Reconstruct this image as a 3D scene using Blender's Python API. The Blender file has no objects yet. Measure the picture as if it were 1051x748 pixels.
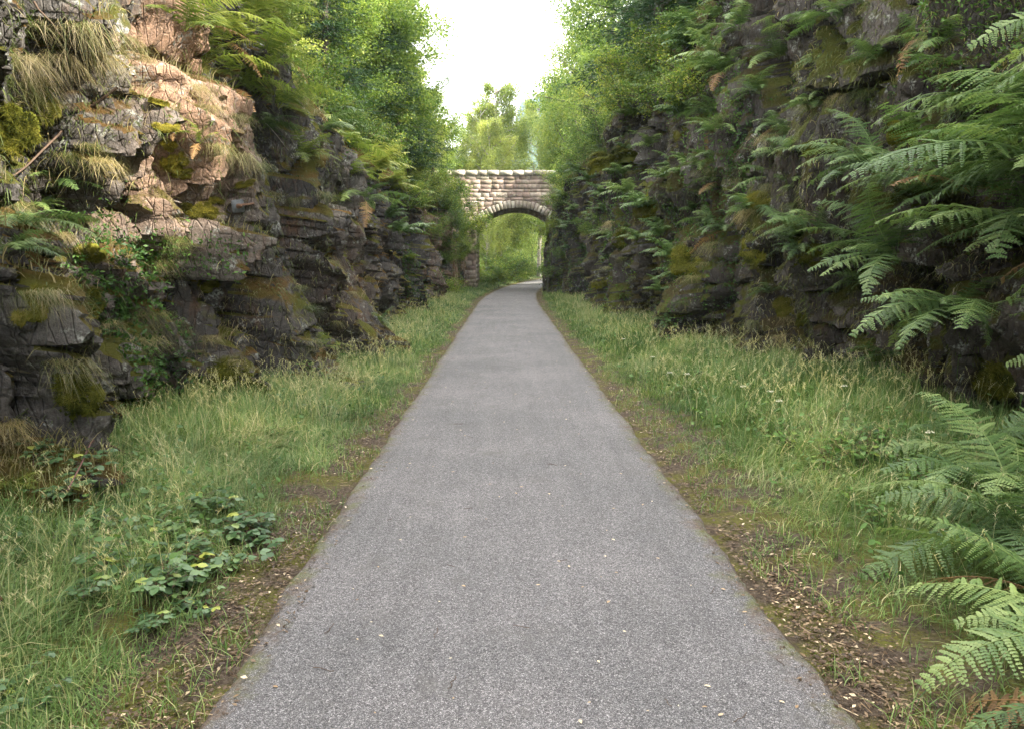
import bpy, math, random
import numpy as np
from mathutils import Vector, Matrix, Euler
from mathutils.bvhtree import BVHTree

random.seed(7)
RS = np.random.RandomState(11)
S = bpy.context.scene
COL = S.collection
PI = math.pi
R = math.radians

# ------------------------------------------------------------------ camera
CAM_Z = 1.70
cam_d = bpy.data.cameras.new('camera')
cam = bpy.data.objects.new('camera', cam_d)
COL.objects.link(cam)
cam.location = (0, 0, CAM_Z)
cam.rotation_euler = (R(90 - 7.7), 0, R(-0.47))
cam_d.sensor_width = 36
cam_d.lens = 27.06
cam_d.clip_start = 0.05
cam_d.clip_end = 6000
S.camera = cam

# ------------------------------------------------------------------ light
SUN_EL, SUN_AZ = 36.0, 106.0          # azimuth clockwise from +Y: right of the path, a little behind the camera
w = bpy.data.worlds.new('World')
S.world = w
w.use_nodes = True
nt = w.node_tree
nt.nodes.clear()
wo = nt.nodes.new('ShaderNodeOutputWorld')
bg = nt.nodes.new('ShaderNodeBackground')
sky = nt.nodes.new('ShaderNodeTexSky')
sky.sky_type = 'NISHITA'
sky.sun_disc = False
sky.sun_elevation = R(SUN_EL)
sky.sun_rotation = R(SUN_AZ)
sky.air_density = 1.0
sky.dust_density = 2.0
tc = nt.nodes.new('ShaderNodeTexCoord')
mp = nt.nodes.new('ShaderNodeMapping')
mp.inputs['Scale'].default_value = (1.0, 1.0, 2.6)
nz = nt.nodes.new('ShaderNodeTexNoise')
nz.inputs['Scale'].default_value = 2.2
nz.inputs['Detail'].default_value = 6
cr = nt.nodes.new('ShaderNodeValToRGB')
cr.color_ramp.elements[0].position = 0.36
cr.color_ramp.elements[1].position = 0.48
mx = nt.nodes.new('ShaderNodeMix')
mx.data_type = 'RGBA'
mx.inputs['B'].default_value = (9.6, 9.2, 8.7, 1)      # sunlit cloud
L = nt.links.new
L(tc.outputs['Generated'], mp.inputs['Vector'])
L(mp.outputs[0], nz.inputs['Vector'])
L(nz.outputs['Fac'], cr.inputs[0])
L(cr.outputs[0], mx.inputs['Factor'])
L(sky.outputs[0], mx.inputs['A'])
L(mx.outputs['Result'], bg.inputs[0])
bg.inputs[1].default_value = 0.15
L(bg.outputs[0], wo.inputs[0])

sd = bpy.data.lights.new('sun', 'SUN')
sd.energy = 4.9
sd.angle = R(0.53)
sd.color = (1.0, 0.93, 0.80)
so = bpy.data.objects.new('sun', sd)
COL.objects.link(so)
so.rotation_euler = (R(90 - SUN_EL), 0, R(180 - SUN_AZ))
so.location = (20, -10, 30)

S.view_settings.view_transform = 'Standard'
S.view_settings.look = 'None'
S.view_settings.gamma = 1
S.view_settings.use_curve_mapping = False
S.view_settings.exposure = 2.32
S.render.engine = 'CYCLES'
S.cycles.max_bounces = 7
S.cycles.diffuse_bounces = 4
S.cycles.glossy_bounces = 2
S.cycles.transmission_bounces = 4
S.cycles.transparent_max_bounces = 6
S.cycles.volume_bounces = 1
S.cycles.use_denoising = True

# ------------------------------------------------------------------ projection helpers
CM = Matrix.Translation(cam.location) @ cam.rotation_euler.to_matrix().to_4x4()
CMI = np.array(CM.inverted())
F_PX = 790.0

def project(P):
    """photo pixel (1051 x 748) and depth of world points"""
    P = np.atleast_2d(P)
    q = P @ CMI[:3, :3].T + CMI[:3, 3]
    d = np.maximum(-q[:, 2], 1e-3)
    return 525.5 + F_PX * q[:, 0] / d, 374 - F_PX * q[:, 1] / d, -q[:, 2]

def pix_dir(px, py):
    v = Vector(((px - 525.5) / F_PX, (374 - py) / F_PX, -1.0))
    v = CM.to_3x3() @ v
    return v.normalized()

def seen(P, m=60):
    x, y, d = project(P)
    return (d > 0.3) & (x > -m) & (x < 1051 + m) & (y > -m) & (y < 748 + m)

# ------------------------------------------------------------------ numeric noise
def _hash(ix, iy, iz, seed):
    h = (ix.astype(np.int64) * 374761393 + iy.astype(np.int64) * 668265263 + iz.astype(np.int64) * 2147483647 + seed * 974711) & 0xFFFFFFFF
    h = ((h ^ (h >> 13)) * 1274126177) & 0xFFFFFFFF
    h = ((h ^ (h >> 16)) * 2246822519) & 0xFFFFFFFF
    h = h ^ (h >> 15)
    return (h & 0xFFFFFF) / float(0xFFFFFF)

def vnoise(x, y, z=None, seed=0):
    x = np.asarray(x, float); y = np.asarray(y, float)
    z = np.zeros_like(x) if z is None else np.asarray(z, float)
    ix, iy, iz = np.floor(x), np.floor(y), np.floor(z)
    fx, fy, fz = x - ix, y - iy, z - iz
    fx = fx * fx * (3 - 2 * fx); fy = fy * fy * (3 - 2 * fy); fz = fz * fz * (3 - 2 * fz)
    ix = ix.astype(np.int64); iy = iy.astype(np.int64); iz = iz.astype(np.int64)
    r = 0
    for a in (0, 1):
        wa = fx if a else 1 - fx
        for b in (0, 1):
            wb = fy if b else 1 - fy
            for c in (0, 1):
                wc = fz if c else 1 - fz
                r = r + wa * wb * wc * _hash(ix + a, iy + b, iz + c, seed)
    return r * 2 - 1

def fbm(x, y, z=None, seed=0, octv=4, gain=0.5):
    r = 0; a = 1.0; t = 0; f = 1.0
    for i in range(octv):
        r = r + a * vnoise(x * f, y * f, None if z is None else z * f, seed + i * 17)
        t += a; a *= gain; f *= 2.03
    return r / t

def worley(u, v, seed=0):
    """cell value, second value, third value, offset from the cell point, F2-F1"""
    iu, iv = np.floor(u).astype(np.int64), np.floor(v).astype(np.int64)
    best = np.full(u.shape, 9.0); sec = np.full(u.shape, 9.0)
    bu = np.zeros_like(u); bv = np.zeros_like(u); cu = np.zeros_like(iu); cv = np.zeros_like(iv)
    z0 = np.zeros_like(iu)
    for a in (-1, 0, 1):
        for b in (-1, 0, 1):
            ca, cb = iu + a, iv + b
            pu = ca + 0.1 + 0.8 * _hash(ca, cb, z0, seed + 1)
            pv = cb + 0.1 + 0.8 * _hash(ca, cb, z0, seed + 2)
            du, dv = u - pu, v - pv
            d = np.abs(du) ** 1.6 + np.abs(dv) ** 1.6
            m = d < best
            sec = np.where(m, best, np.minimum(sec, d))
            best = np.where(m, d, best)
            bu = np.where(m, du, bu); bv = np.where(m, dv, bv)
            cu = np.where(m, ca, cu); cv = np.where(m, cb, cv)
    return (_hash(cu, cv, z0, seed + 3), _hash(cu, cv, z0, seed + 4), _hash(cu, cv, z0, seed + 5), bu, bv, sec - best)

# ------------------------------------------------------------------ mesh helpers
def make_mesh(name, V, Fs, mat, attrs=None, smooth=False, matidx=None):
    me = bpy.data.meshes.new(name)
    V = np.asarray(V, np.float32)
    if not isinstance(Fs, (list, tuple)):
        Fs = [Fs]
    Fs = [np.asarray(f, np.int32) for f in Fs if len(f)]
    me.vertices.add(len(V))
    me.vertices.foreach_set('co', V.ravel())
    loops = np.concatenate([f.ravel() for f in Fs])
    tot = np.concatenate([np.full(len(f), f.shape[1], np.int32) for f in Fs])
    start = np.concatenate([[0], np.cumsum(tot)[:-1]]).astype(np.int32)
    me.loops.add(len(loops))
    me.loops.foreach_set('vertex_index', loops)
    me.polygons.add(len(tot))
    me.polygons.foreach_set('loop_start', start)
    me.polygons.foreach_set('loop_total', tot)
    if smooth:
        me.polygons.foreach_set('use_smooth', np.ones(len(tot), bool))
    if matidx is not None:
        me.polygons.foreach_set('material_index', np.asarray(matidx, np.int32))
    for m in (mat if isinstance(mat, (list, tuple)) else [mat]):
        me.materials.append(m)
    for k, a in (attrs or {}).items():
        at = me.attributes.new(k, 'FLOAT', 'POINT')
        at.data.foreach_set('value', np.asarray(a, np.float32))
    me.update()
    me.validate(verbose=False)
    return me

def link(name, me, parent=None, loc=None):
    o = bpy.data.objects.new(name, me)
    COL.objects.link(o)
    if parent is not None:
        o.parent = parent
    if loc is not None:
        o.location = loc
    return o

def tag(o, label=None, cat=None, group=None, kind=None):
    if label: o['label'] = label
    if cat: o['category'] = cat
    if group: o['group'] = group
    if kind: o['kind'] = kind
    return o

def copy_tree(o, parent=None):
    c = o.copy()
    COL.objects.link(c)
    c.parent = parent
    for ch in o.children:
        copy_tree(ch, c)
    return c

class Geo:
    """collects numpy pieces into one mesh"""
    def __init__(s):
        s.V = []; s.F = {}; s.T = []; s.n = 0
    def add(s, V, F, tone=0.5):
        V = np.asarray(V, float); F = np.asarray(F, int)
        s.V.append(V)
        s.F.setdefault(F.shape[1], []).append(F + s.n)
        s.T.append(np.broadcast_to(np.asarray(tone, float), (len(V),)))
        s.n += len(V)
        return s
    def arrays(s):
        return np.concatenate(s.V), [np.concatenate(f) for f in s.F.values()], np.concatenate(s.T)
    def mesh(s, name, mat, smooth=False):
        V, F, T = s.arrays()
        return make_mesh(name, V, F, mat, {'tone': T}, smooth)

def tube(pts, radii, sides=6):
    pts = np.asarray(pts, float); n = len(pts)
    radii = np.broadcast_to(np.asarray(radii, float), (n,))
    t = np.gradient(pts, axis=0)
    t /= np.linalg.norm(t, axis=1, keepdims=True) + 1e-9
    ref = np.array([0.0, 0.0, 1.0]) if abs(t[:, 2]).mean() < 0.8 else np.array([1.0, 0.0, 0.0])
    a = np.cross(t, ref); a /= np.linalg.norm(a, axis=1, keepdims=True) + 1e-9
    b = np.cross(t, a)
    an = np.arange(sides) * 2 * PI / sides
    V = pts[:, None, :] + radii[:, None, None] * (np.cos(an)[None, :, None] * a[:, None, :] + np.sin(an)[None, :, None] * b[:, None, :])
    V = V.reshape(-1, 3)
    i = np.arange(n - 1)[:, None] * sides; j = np.arange(sides)[None, :]; k = (j + 1) % sides
    F = np.stack([i + j, i + k, i + sides + k, i + sides + j], -1).reshape(-1, 4)
    return V, F

def rand_rot(n, up=0.6, rs=RS):
    """n frames (x along leaf, y across, z normal) with normals biased upward"""
    nrm = rs.normal(size=(n, 3)); nrm /= np.linalg.norm(nrm, axis=1, keepdims=True)
    nrm[:, 2] = np.abs(nrm[:, 2]) + up
    nrm /= np.linalg.norm(nrm, axis=1, keepdims=True)
    x = rs.normal(size=(n, 3)); x -= nrm * (x * nrm).sum(1, keepdims=True)
    x /= np.linalg.norm(x, axis=1, keepdims=True)
    y = np.cross(nrm, x)
    return np.stack([x, y, nrm], 1)

PINN = np.array([(0, -.30, 0), (0, .30, 0), (.62, .33, .02), (.62, -.33, .02), (1, .10, -.05), (1, -.10, -.05)], float)
PINN_F = [np.array([[0, 3, 2, 1], [3, 5, 4, 2]])]
LEAF_Q = np.array([(0, 0, 0), (.45, .30, .06), (1, 0, -.04), (.45, -.30, .06)], float)
# an ovate leaf of six quads, folded on its rib
_l = [(0, 0), (.18, .2), (.42, .33), (.68, .27), (.88, .12), (1, 0)]
LEAF_HI = np.array([(x, 0, -.10 * x * x) for x, _ in _l] + [(x, yy, .10 * yy - .10 * x * x) for x, yy in _l[1:5]] + [(x, -yy, .10 * yy - .10 * x * x) for x, yy in _l[1:5]], float)
LEAF_HI_F3 = np.array([(0, 1, 6), (0, 10, 1), (4, 5, 9), (4, 13, 5)])
LEAF_HI_F4 = np.array([(1, 2, 7, 6), (2, 3, 8, 7), (3, 4, 9, 8), (1, 10, 11, 2), (2, 11, 12, 3), (3, 12, 13, 4)])

def scatter(g, TV, TFs, pos, frames, size, tone):
    """template copies: pos (n,3), frames (n,3,3) rows are axes, size (n,) or (n,3)"""
    n = len(pos); size = np.asarray(size, float)
    if size.ndim == 1: size = size[:, None]
    sv = TV[None] * size[:, None, :]
    V = np.einsum('nkc,ncd->nkd', sv, frames) + pos[:, None, :]
    m = len(TV)
    base = g.n
    g.V.append(V.reshape(-1, 3)); g.T.append(np.repeat(tone, m)); g.n += n * m
    off = (np.arange(n) * m + base)[:, None, None]
    for TF in TFs:
        g.F.setdefault(TF.shape[1], []).append((TF[None] + off).reshape(-1, TF.shape[1]))

def leaves(g, pos, size, tone, up=0.5, rs=RS, fr=None):
    fr = rand_rot(len(pos), up, rs) if fr is None else fr
    scatter(g, LEAF_Q, [np.array([[0, 1, 2, 3]])], pos, fr, size, tone)

def blades(g, pos, h, wd, az, lean, tone, droop=0.0, twist=None):
    """grass blades: three quads each, bent over towards az"""
    n = len(pos)
    h = np.broadcast_to(h, (n,)); wd = np.broadcast_to(wd, (n,)); lean = np.broadcast_to(lean, (n,)); droop = np.broadcast_to(droop, (n,))
    d = np.stack([np.cos(az), np.sin(az), np.zeros(n)], 1)
    tw = az + PI / 2 + (RS.uniform(-.8, .8, n) if twist is None else twist)
    p = np.stack([np.cos(tw), np.sin(tw), np.zeros(n)], 1)
    rows = []
    for s, ws in ((0, .7), (.38, 1.0), (.72, .7), (1.0, .06)):
        c = pos + d * (h * lean * s ** 1.8)[:, None]
        c[:, 2] += h * (s * (1 - .35 * lean * s) - droop * s ** 2.4)
        rows.append(c - p * (wd * ws * .5)[:, None]); rows.append(c + p * (wd * ws * .5)[:, None])
    V = np.stack(rows, 1)
    F = np.array([[0, 1, 3, 2], [2, 3, 5, 4], [4, 5, 7, 6]])
    base = g.n
    g.V.append(V.reshape(-1, 3)); g.T.append(np.repeat(tone, 8)); g.n += n * 8
    g.F.setdefault(4, []).append((F[None] + (np.arange(n) * 8 + base)[:, None, None]).reshape(-1, 4))

# ------------------------------------------------------------------ materials
def nodes_of(name):
    m = bpy.data.materials.new(name)
    m.use_nodes = True
    t = m.node_tree
    t.nodes.clear()
    out = t.nodes.new('ShaderNodeOutputMaterial')
    return m, t, out

class N:
    """short node-building helper"""
    def __init__(s, t): s.t = t
    def new(s, ty, **kw):
        n = s.t.nodes.new(ty)
        for k, v in kw.items():
            setattr(n, k, v)
        return n
    def val(s, sock, v):
        if isinstance(v, bpy.types.NodeSocket): s.t.links.new(v, sock)
        else: sock.default_value = v
    def noise(s, vec, scale, detail=4, rough=.55, dist=0):
        n = s.new('ShaderNodeTexNoise')
        s.val(n.inputs['Vector'], vec); n.inputs['Scale'].default_value = scale
        n.inputs['Detail'].default_value = detail; n.inputs['Roughness'].default_value = rough; n.inputs['Distortion'].default_value = dist
        return n.outputs['Fac']
    def voro(s, vec, scale, feature='F1', out='Distance'):
        n = s.new('ShaderNodeTexVoronoi', feature=feature)
        s.val(n.inputs['Vector'], vec); n.inputs['Scale'].default_value = scale
        return n.outputs[out]
    def ramp(s, fac, stops, interp='LINEAR'):
        n = s.new('ShaderNodeValToRGB'); n.color_ramp.interpolation = interp
        e = n.color_ramp.elements
        while len(e) < len(stops): e.new(0.5)
        for k, (p, c) in enumerate(stops):
            e[k].position = p
            e[k].color = (c, c, c, 1) if isinstance(c, (int, float)) else (*c, 1)
        s.val(n.inputs[0], fac)
        return n.outputs[0]
    def mix(s, f, a, b, blend='MIX'):
        n = s.new('ShaderNodeMix', data_type='RGBA', blend_type=blend)
        s.val(n.inputs['Factor'], f)
        for k, v in (('A', a), ('B', b)):
            s.val(n.inputs[k], (*v, 1) if isinstance(v, tuple) and len(v) == 3 else v)
        return n.outputs['Result']
    def math(s, op, a, b=0.0, clamp=False):
        n = s.new('ShaderNodeMath', operation=op); n.use_clamp = clamp
        s.val(n.inputs[0], a); s.val(n.inputs[1], b)
        return n.outputs[0]
    def attr(s, name, out='Fac'):
        return s.new('ShaderNodeAttribute', attribute_name=name).outputs[out]
    def coord(s, out='Object'):
        return s.new('ShaderNodeTexCoord').outputs[out]
    def pos(s): return s.new('ShaderNodeNewGeometry').outputs['Position']
    def bump(s, h, dist=.02, strength=1.0, normal=None):
        n = s.new('ShaderNodeBump'); s.val(n.inputs['Height'], h)
        n.inputs['Distance'].default_value = dist; n.inputs['Strength'].default_value = strength
        if normal is not None: s.val(n.inputs['Normal'], normal)
        return n.outputs[0]
    def bsdf(s, col, rough=.8, normal=None, spec=.3):
        n = s.new('ShaderNodeBsdfPrincipled')
        s.val(n.inputs['Base Color'], (*col, 1) if isinstance(col, tuple) else col)
        s.val(n.inputs['Roughness'], rough)
        n.inputs['Specular IOR Level'].default_value = spec
        if normal is not None: s.val(n.inputs['Normal'], normal)
        return n.outputs[0]

def leaf_mat(name, stops, trans=.4, rough=.55, spec=.3, var=.35, tboost=1.35):
    m, t, out = nodes_of(name); n = N(t)
    tone = n.attr('tone')
    rnd = n.new('ShaderNodeObjectInfo').outputs['Random']
    tt = n.math('ADD', tone, n.math('MULTIPLY', n.math('SUBTRACT', rnd, .5), var), clamp=True)
    col = n.ramp(tt, stops)
    hv = n.noise(n.pos(), .9, 2)
    col = n.mix(1.0, col, n.ramp(hv, [(.3, (.78, .80, .85)), (.7, (1.2, 1.15, .95))]), 'MULTIPLY')
    p = n.bsdf(col, rough, spec=spec)
    tr = n.new('ShaderNodeBsdfTranslucent')
    n.val(tr.inputs[0], n.mix(1.0, col, (tboost, tboost * 1.02, tboost * .75), 'MULTIPLY'))
    ms = n.new('ShaderNodeMixShader'); ms.inputs[0].default_value = trans
    t.links.new(p, ms.inputs[1]); t.links.new(tr.outputs[0], ms.inputs[2]); t.links.new(ms.outputs[0], out.inputs[0])
    return m

M = {}
M['grass'] = leaf_mat('grass', [(0, (.040, .085, .024)), (.35, (.105, .185, .055)), (.62, (.20, .268, .105)), (.82, (.34, .35, .17)), (1, (.50, .45, .28))], .35, var=.0)
M['tuft'] = leaf_mat('tuft_grass', [(0, (.035, .06, .015)), (.4, (.095, .125, .035)), (.7, (.23, .21, .10)), (1, (.40, .33, .21))], .35, var=.5)
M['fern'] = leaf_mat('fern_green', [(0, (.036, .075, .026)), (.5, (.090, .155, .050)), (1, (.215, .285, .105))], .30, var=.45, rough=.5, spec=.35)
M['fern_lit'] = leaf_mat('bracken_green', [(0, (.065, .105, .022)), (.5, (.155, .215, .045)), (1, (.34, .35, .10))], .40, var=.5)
M['fern_dead'] = leaf_mat('withered_fern', [(0, (.08, .045, .02)), (.5, (.19, .11, .05)), (1, (.32, .20, .09))], .25, var=.4)
M['bramble'] = leaf_mat('bramble_green', [(0, (.03, .07, .03)), (.6, (.08, .15, .065)), (.9, (.15, .23, .08)), (1, (.30, .34, .07))], .25, var=.15, rough=.45, spec=.45)
M['herb'] = leaf_mat('herb_green', [(0, (.03, .075, .02)), (.6, (.085, .17, .035)), (1, (.19, .25, .05))], .3, var=.3)
M['shrub'] = leaf_mat('shrub_green', [(0, (.035, .075, .018)), (.5, (.11, .185, .035)), (1, (.32, .34, .07))], .4, var=.45)
M['birch'] = leaf_mat('birch_green', [(0, (.13, .19, .045)), (.5, (.29, .35, .10)), (1, (.48, .49, .17))], .45, var=.3)
M['broad'] = leaf_mat('broadleaf_green', [(0, (.06, .115, .022)), (.5, (.165, .245, .05)), (1, (.36, .39, .10))], .45, var=.35)
M['conifer'] = leaf_mat('conifer_green', [(0, (.022, .055, .022)), (.5, (.045, .095, .035)), (1, (.11, .16, .05))], .2, var=.4)
M['litter'] = leaf_mat('litter_brown', [(0, (.025, .017, .012)), (.45, (.085, .055, .036)), (.8, (.20, .14, .09)), (1, (.55, .45, .33))], .1, var=0)
M['deadleaf'] = leaf_mat('dead_leaf', [(0, (.16, .09, .05)), (.5, (.42, .31, .20)), (1, (.62, .55, .42))], .1, var=.9)
M['petal'] = leaf_mat('pale_petal', [(0, (.55, .52, .42)), (1, (.8, .78, .7))], .2, var=0, tboost=1)
M['purple'] = leaf_mat('purple_petal', [(0, (.12, .02, .10)), (1, (.32, .06, .26))], .2, var=0, tboost=1)
M['yellow'] = leaf_mat('yellow_petal', [(0, (.55, .42, .03)), (1, (.75, .62, .06))], .2, var=0, tboost=1)

def simple_mat(name, c0, c1, scale=8, rough=.85, bump=.01, stretch=(1, 1, 1), spec=.3):
    m, t, out = nodes_of(name); n = N(t)
    mpn = n.new('ShaderNodeMapping'); mpn.inputs['Scale'].default_value = stretch
    n.val(mpn.inputs['Vector'], n.coord())
    f = n.noise(mpn.outputs[0], scale, 6, .65)
    col = n.ramp(f, [(.3, c0), (.7, c1)])
    t.links.new(n.bsdf(col, rough, n.bump(f, bump), spec), out.inputs[0])
    return m
M['bark'] = simple_mat('bark', (.035, .028, .022), (.14, .115, .09), 6, bump=.02, stretch=(4, 4, .8))
M['bark_pale'] = simple_mat('birch_bark', (.16, .13, .11), (.52, .47, .42), 3, bump=.01, stretch=(1, 1, 5))
M['twig'] = simple_mat('twig', (.045, .03, .02), (.13, .085, .06), 20)
M['bramble_stem'] = simple_mat('bramble_stem', (.07, .035, .03), (.16, .08, .06), 20)
M['steel'] = simple_mat('galvanised_steel', (.10, .11, .12), (.20, .21, .22), 30, .5, .001)
M['rust'] = simple_mat('rusty_steel', (.10, .05, .03), (.25, .15, .10), 30, .7, .002)

def rock_mat(name, dark, mid, light, warm, moss0, moss1, soil, moss_gain=1.0):
    m, t, out = nodes_of(name); n = N(t)
    P = n.pos()
    blk, blk2, crack, wm, mo = (n.attr(a) for a in ('blk', 'blk2', 'crack', 'warm', 'mossy'))
    nzA = n.noise(P, 2.3, 6, .62, .6)
    nzB = n.noise(P, 14, 8, .68)
    nzC = n.noise(P, 60, 5, .7)
    st = n.new('ShaderNodeMapping'); st.inputs['Scale'].default_value = (2.6, 2.6, .9); st.inputs['Rotation'].default_value = (.2, 0, 0)
    n.val(st.inputs['Vector'], P)
    streak = n.noise(st.outputs[0], 3.2, 6, .7, .4)
    base = n.math('ADD', n.math('MULTIPLY', blk, .38), n.math('ADD', n.math('MULTIPLY', nzA, .30), n.math('MULTIPLY', nzB, .40)))
    col = n.ramp(base, [(.26, dark), (.52, mid), (.80, light)])
    # warm pinkish stone on the clean joint faces
    wf = n.math('MULTIPLY', wm, n.ramp(n.math('ADD', n.math('MULTIPLY', blk2, .5), n.math('MULTIPLY', streak, .6)), [(.38, 0.0), (.62, 1.0)]), clamp=True)
    wcol = n.mix(nzB, warm, (warm[0] * 1.35, warm[1] * 1.55, warm[2] * 1.6))
    col = n.mix(wf, col, wcol)
    # rusty iron staining and brown soil washed over it
    rs_ = n.ramp(n.math('MULTIPLY', streak, n.noise(P, 1.1, 4)), [(.29, 0.0), (.42, .6)])
    col = n.mix(rs_, col, soil)
    # grey-white lichen
    lich = n.math('MULTIPLY', n.ramp(n.noise(P, 5.5, 5, .6), [(.56, 0.0), (.64, 1.0)]), n.ramp(n.noise(P, 38, 4, .7), [(.46, 0.0), (.56, .8)]))
    col = n.mix(lich, col, (.36, .37, .33))
    # fine pitting
    col = n.mix(1.0, col, n.ramp(nzC, [(.28, .55), (.62, 1.18)]), 'MULTIPLY')
    # moss: on upward faces and damp streaks
    nrm = n.new('ShaderNodeSeparateXYZ'); n.val(nrm.inputs[0], n.new('ShaderNodeNewGeometry').outputs['Normal'])
    mf = n.math('ADD', n.math('MULTIPLY', nrm.outputs['Z'], .75), n.math('ADD', n.math('MULTIPLY', nzA, .9), mo))
    mf = n.math('MULTIPLY', n.ramp(mf, [(.80, 0.0), (.98, 1.0)]), moss_gain)
    mcol = n.mix(n.noise(P, 9, 5, .7), moss0, moss1)
    mcol = n.mix(n.ramp(n.noise(P, 1.3, 3), [(.42, 0.0), (.6, .8)]), mcol, (soil[0] * 1.2, soil[1] * 1.25, soil[2]))
    col = n.mix(mf, col, mcol)
    h = n.math('ADD', n.math('MULTIPLY', nzB, .7), n.math('ADD', n.math('MULTIPLY', nzC, .25), n.math('MULTIPLY', streak, .5)))
    hv = n.voro(st.outputs[0], 4, 'DISTANCE_TO_EDGE')
    h = n.math('ADD', h, n.math('MULTIPLY', n.ramp(hv, [(0, 0.0), (.08, 1.0)]), .35))
    nb = n.bump(h, .045, 1.0)
    hm = n.math('MULTIPLY', n.noise(P, 120, 3, .8), mf)
    nb = n.bump(hm, .02, 1.0, nb)
    t.links.new(n.bsdf(col, n.mix(mf, (.72,) * 3, (1.0,) * 3), nb, .25), out.inputs[0])
    return m
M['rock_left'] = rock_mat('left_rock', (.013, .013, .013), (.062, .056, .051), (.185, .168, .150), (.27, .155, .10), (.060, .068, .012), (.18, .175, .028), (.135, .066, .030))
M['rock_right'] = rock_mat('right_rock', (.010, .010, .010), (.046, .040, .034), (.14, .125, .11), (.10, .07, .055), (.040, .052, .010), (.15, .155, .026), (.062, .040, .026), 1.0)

def ground_mat():
    m, t, out = nodes_of('verge_soil'); n = N(t)
    P = n.pos()
    a = n.noise(P, 3, 6, .6); b = n.noise(P, 40, 6, .7); c = n.noise(P, 1.1, 4)
    col = n.ramp(b, [(.3, (.030, .020, .013)), (.5, (.085, .064, .046)), (.72, (.19, .15, .11))])
    moss = n.math('MULTIPLY', n.ramp(a, [(.44, 0.0), (.56, 1.0)]), n.ramp(n.noise(P, 90, 3), [(.35, .2), (.6, 1.0)]))
    col = n.mix(moss, col, n.mix(b, (.065, .075, .012), (.18, .17, .03)))
    g = n.ramp(n.attr('far'), [(.2, 0.0), (.9, 1.0)])
    col = n.mix(g, col, n.mix(a, (.05, .085, .018), (.13, .16, .04)))
    t.links.new(n.bsdf(col, .95, n.bump(n.math('ADD', b, n.noise(P, 150, 3)), .02), .15), out.inputs[0])
    return m
M['ground'] = ground_mat()

def asphalt_mat():
    m, t, out = nodes_of('asphalt'); n = N(t)
    P = n.pos()
    cell = n.voro(P, 230, 'F1', 'Color')
    sep = n.new('ShaderNodeSeparateColor'); n.val(sep.inputs[0], cell)
    ed = n.voro(P, 230, 'F1', 'Distance')
    cell2 = n.voro(P, 110, 'F1', 'Color')
    sep2 = n.new('ShaderNodeSeparateColor'); n.val(sep2.inputs[0], cell2)
    v = n.math('ADD', n.math('MULTIPLY', sep.outputs[0], .62), n.math('MULTIPLY', sep2.outputs[1], .38))
    col = n.ramp(v, [(.10, (.055, .053, .053)), (.42, (.175, .169, .170)), (.72, (.26, .25, .252)), (.95, (.52, .50, .49))])
    col = n.mix(n.ramp(ed, [(.35, 0.0), (.62, .75)]), col, (.035, .034, .034))
    big = n.noise(P, .7, 5, .6)
    col = n.mix(1.0, col, n.ramp(big, [(.3, (.78, .79, .80)), (.7, (1.2, 1.17, 1.18))]), 'MULTIPLY')
    # pale worn wheel lines and dirty longitudinal streaks
    st = n.new('ShaderNodeMapping'); st.inputs['Scale'].default_value = (5, .25, 1); n.val(st.inputs['Vector'], P)
    col = n.mix(1.0, col, n.ramp(n.noise(st.outputs[0], 1.6, 4), [(.35, (.94, .94, .94)), (.65, (1.06, 1.06, 1.06))]), 'MULTIPLY')
    # soil and moss creeping over the edges
    blot = n.math('MULTIPLY', n.ramp(n.noise(P, 2.4, 7, .75), [(.56, 0.0), (.66, .55)]), 1.0)
    col = n.mix(blot, col, (.10, .095, .09))
    e = n.math('ADD', n.attr('edge'), n.math('MULTIPLY', n.math('SUBTRACT', n.noise(P, 7, 7, .75), .5), 1.1))
    dirt = n.ramp(e, [(.66, 0.0), (.98, 1.0)])
    dcol = n.mix(n.ramp(n.noise(P, 4, 4), [(.45, 0.0), (.6, 1.0)]), n.ramp(n.noise(P, 55, 5, .7), [(.3, (.035, .024, .017)), (.7, (.17, .12, .085))]), (.10, .105, .022))
    col = n.mix(n.math('MULTIPLY', dirt, n.ramp(n.noise(P, 60, 3), [(.3, .35), (.55, 1.0)])), col, dcol)
    h = n.math('SUBTRACT', n.math('MULTIPLY', sep.outputs[1], .6), ed)
    t.links.new(n.bsdf(col, .82, n.bump(h, .004, .9), .35), out.inputs[0])
    return m
M['asphalt'] = asphalt_mat()

def stone_mat(name, stops):
    m, t, out = nodes_of(name); n = N(t)
    P = n.pos()
    f = n.math('ADD', n.math('MULTIPLY', n.attr('tone'), .7), n.math('MULTIPLY', n.noise(P, 9, 5, .65), .42))
    col = n.ramp(f, stops)
    col = n.mix(n.ramp(n.noise(P, 1.9, 6, .75), [(.48, 0.0), (.62, .75)]), col, (.13, .105, .085))
    col = n.mix(n.ramp(n.noise(P, 1.2, 6, .75), [(.52, 0.0), (.64, .5)]), col, (.16, .17, .08))
    col = n.mix(n.ramp(n.noise(P, 7, 4, .6), [(.6, 0.0), (.68, .6)]), col, (.42, .42, .34))
    t.links.new(n.bsdf(col, .9, n.bump(n.noise(P, 22, 6, .7), .03), .2), out.inputs[0])
    return m
M['stone'] = stone_mat('pink_sandstone', [(.15, (.17, .125, .105)), (.4, (.30, .22, .185)), (.65, (.40, .31, .26)), (.95, (.50, .43, .36))])
M['stone_pale'] = stone_mat('pale_sandstone', [(.15, (.25, .20, .17)), (.5, (.40, .34, .29)), (.95, (.52, .47, .40))])
M['mortar'] = simple_mat('old_mortar', (.16, .125, .105), (.34, .28, .23), 14, .95, .02)

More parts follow.
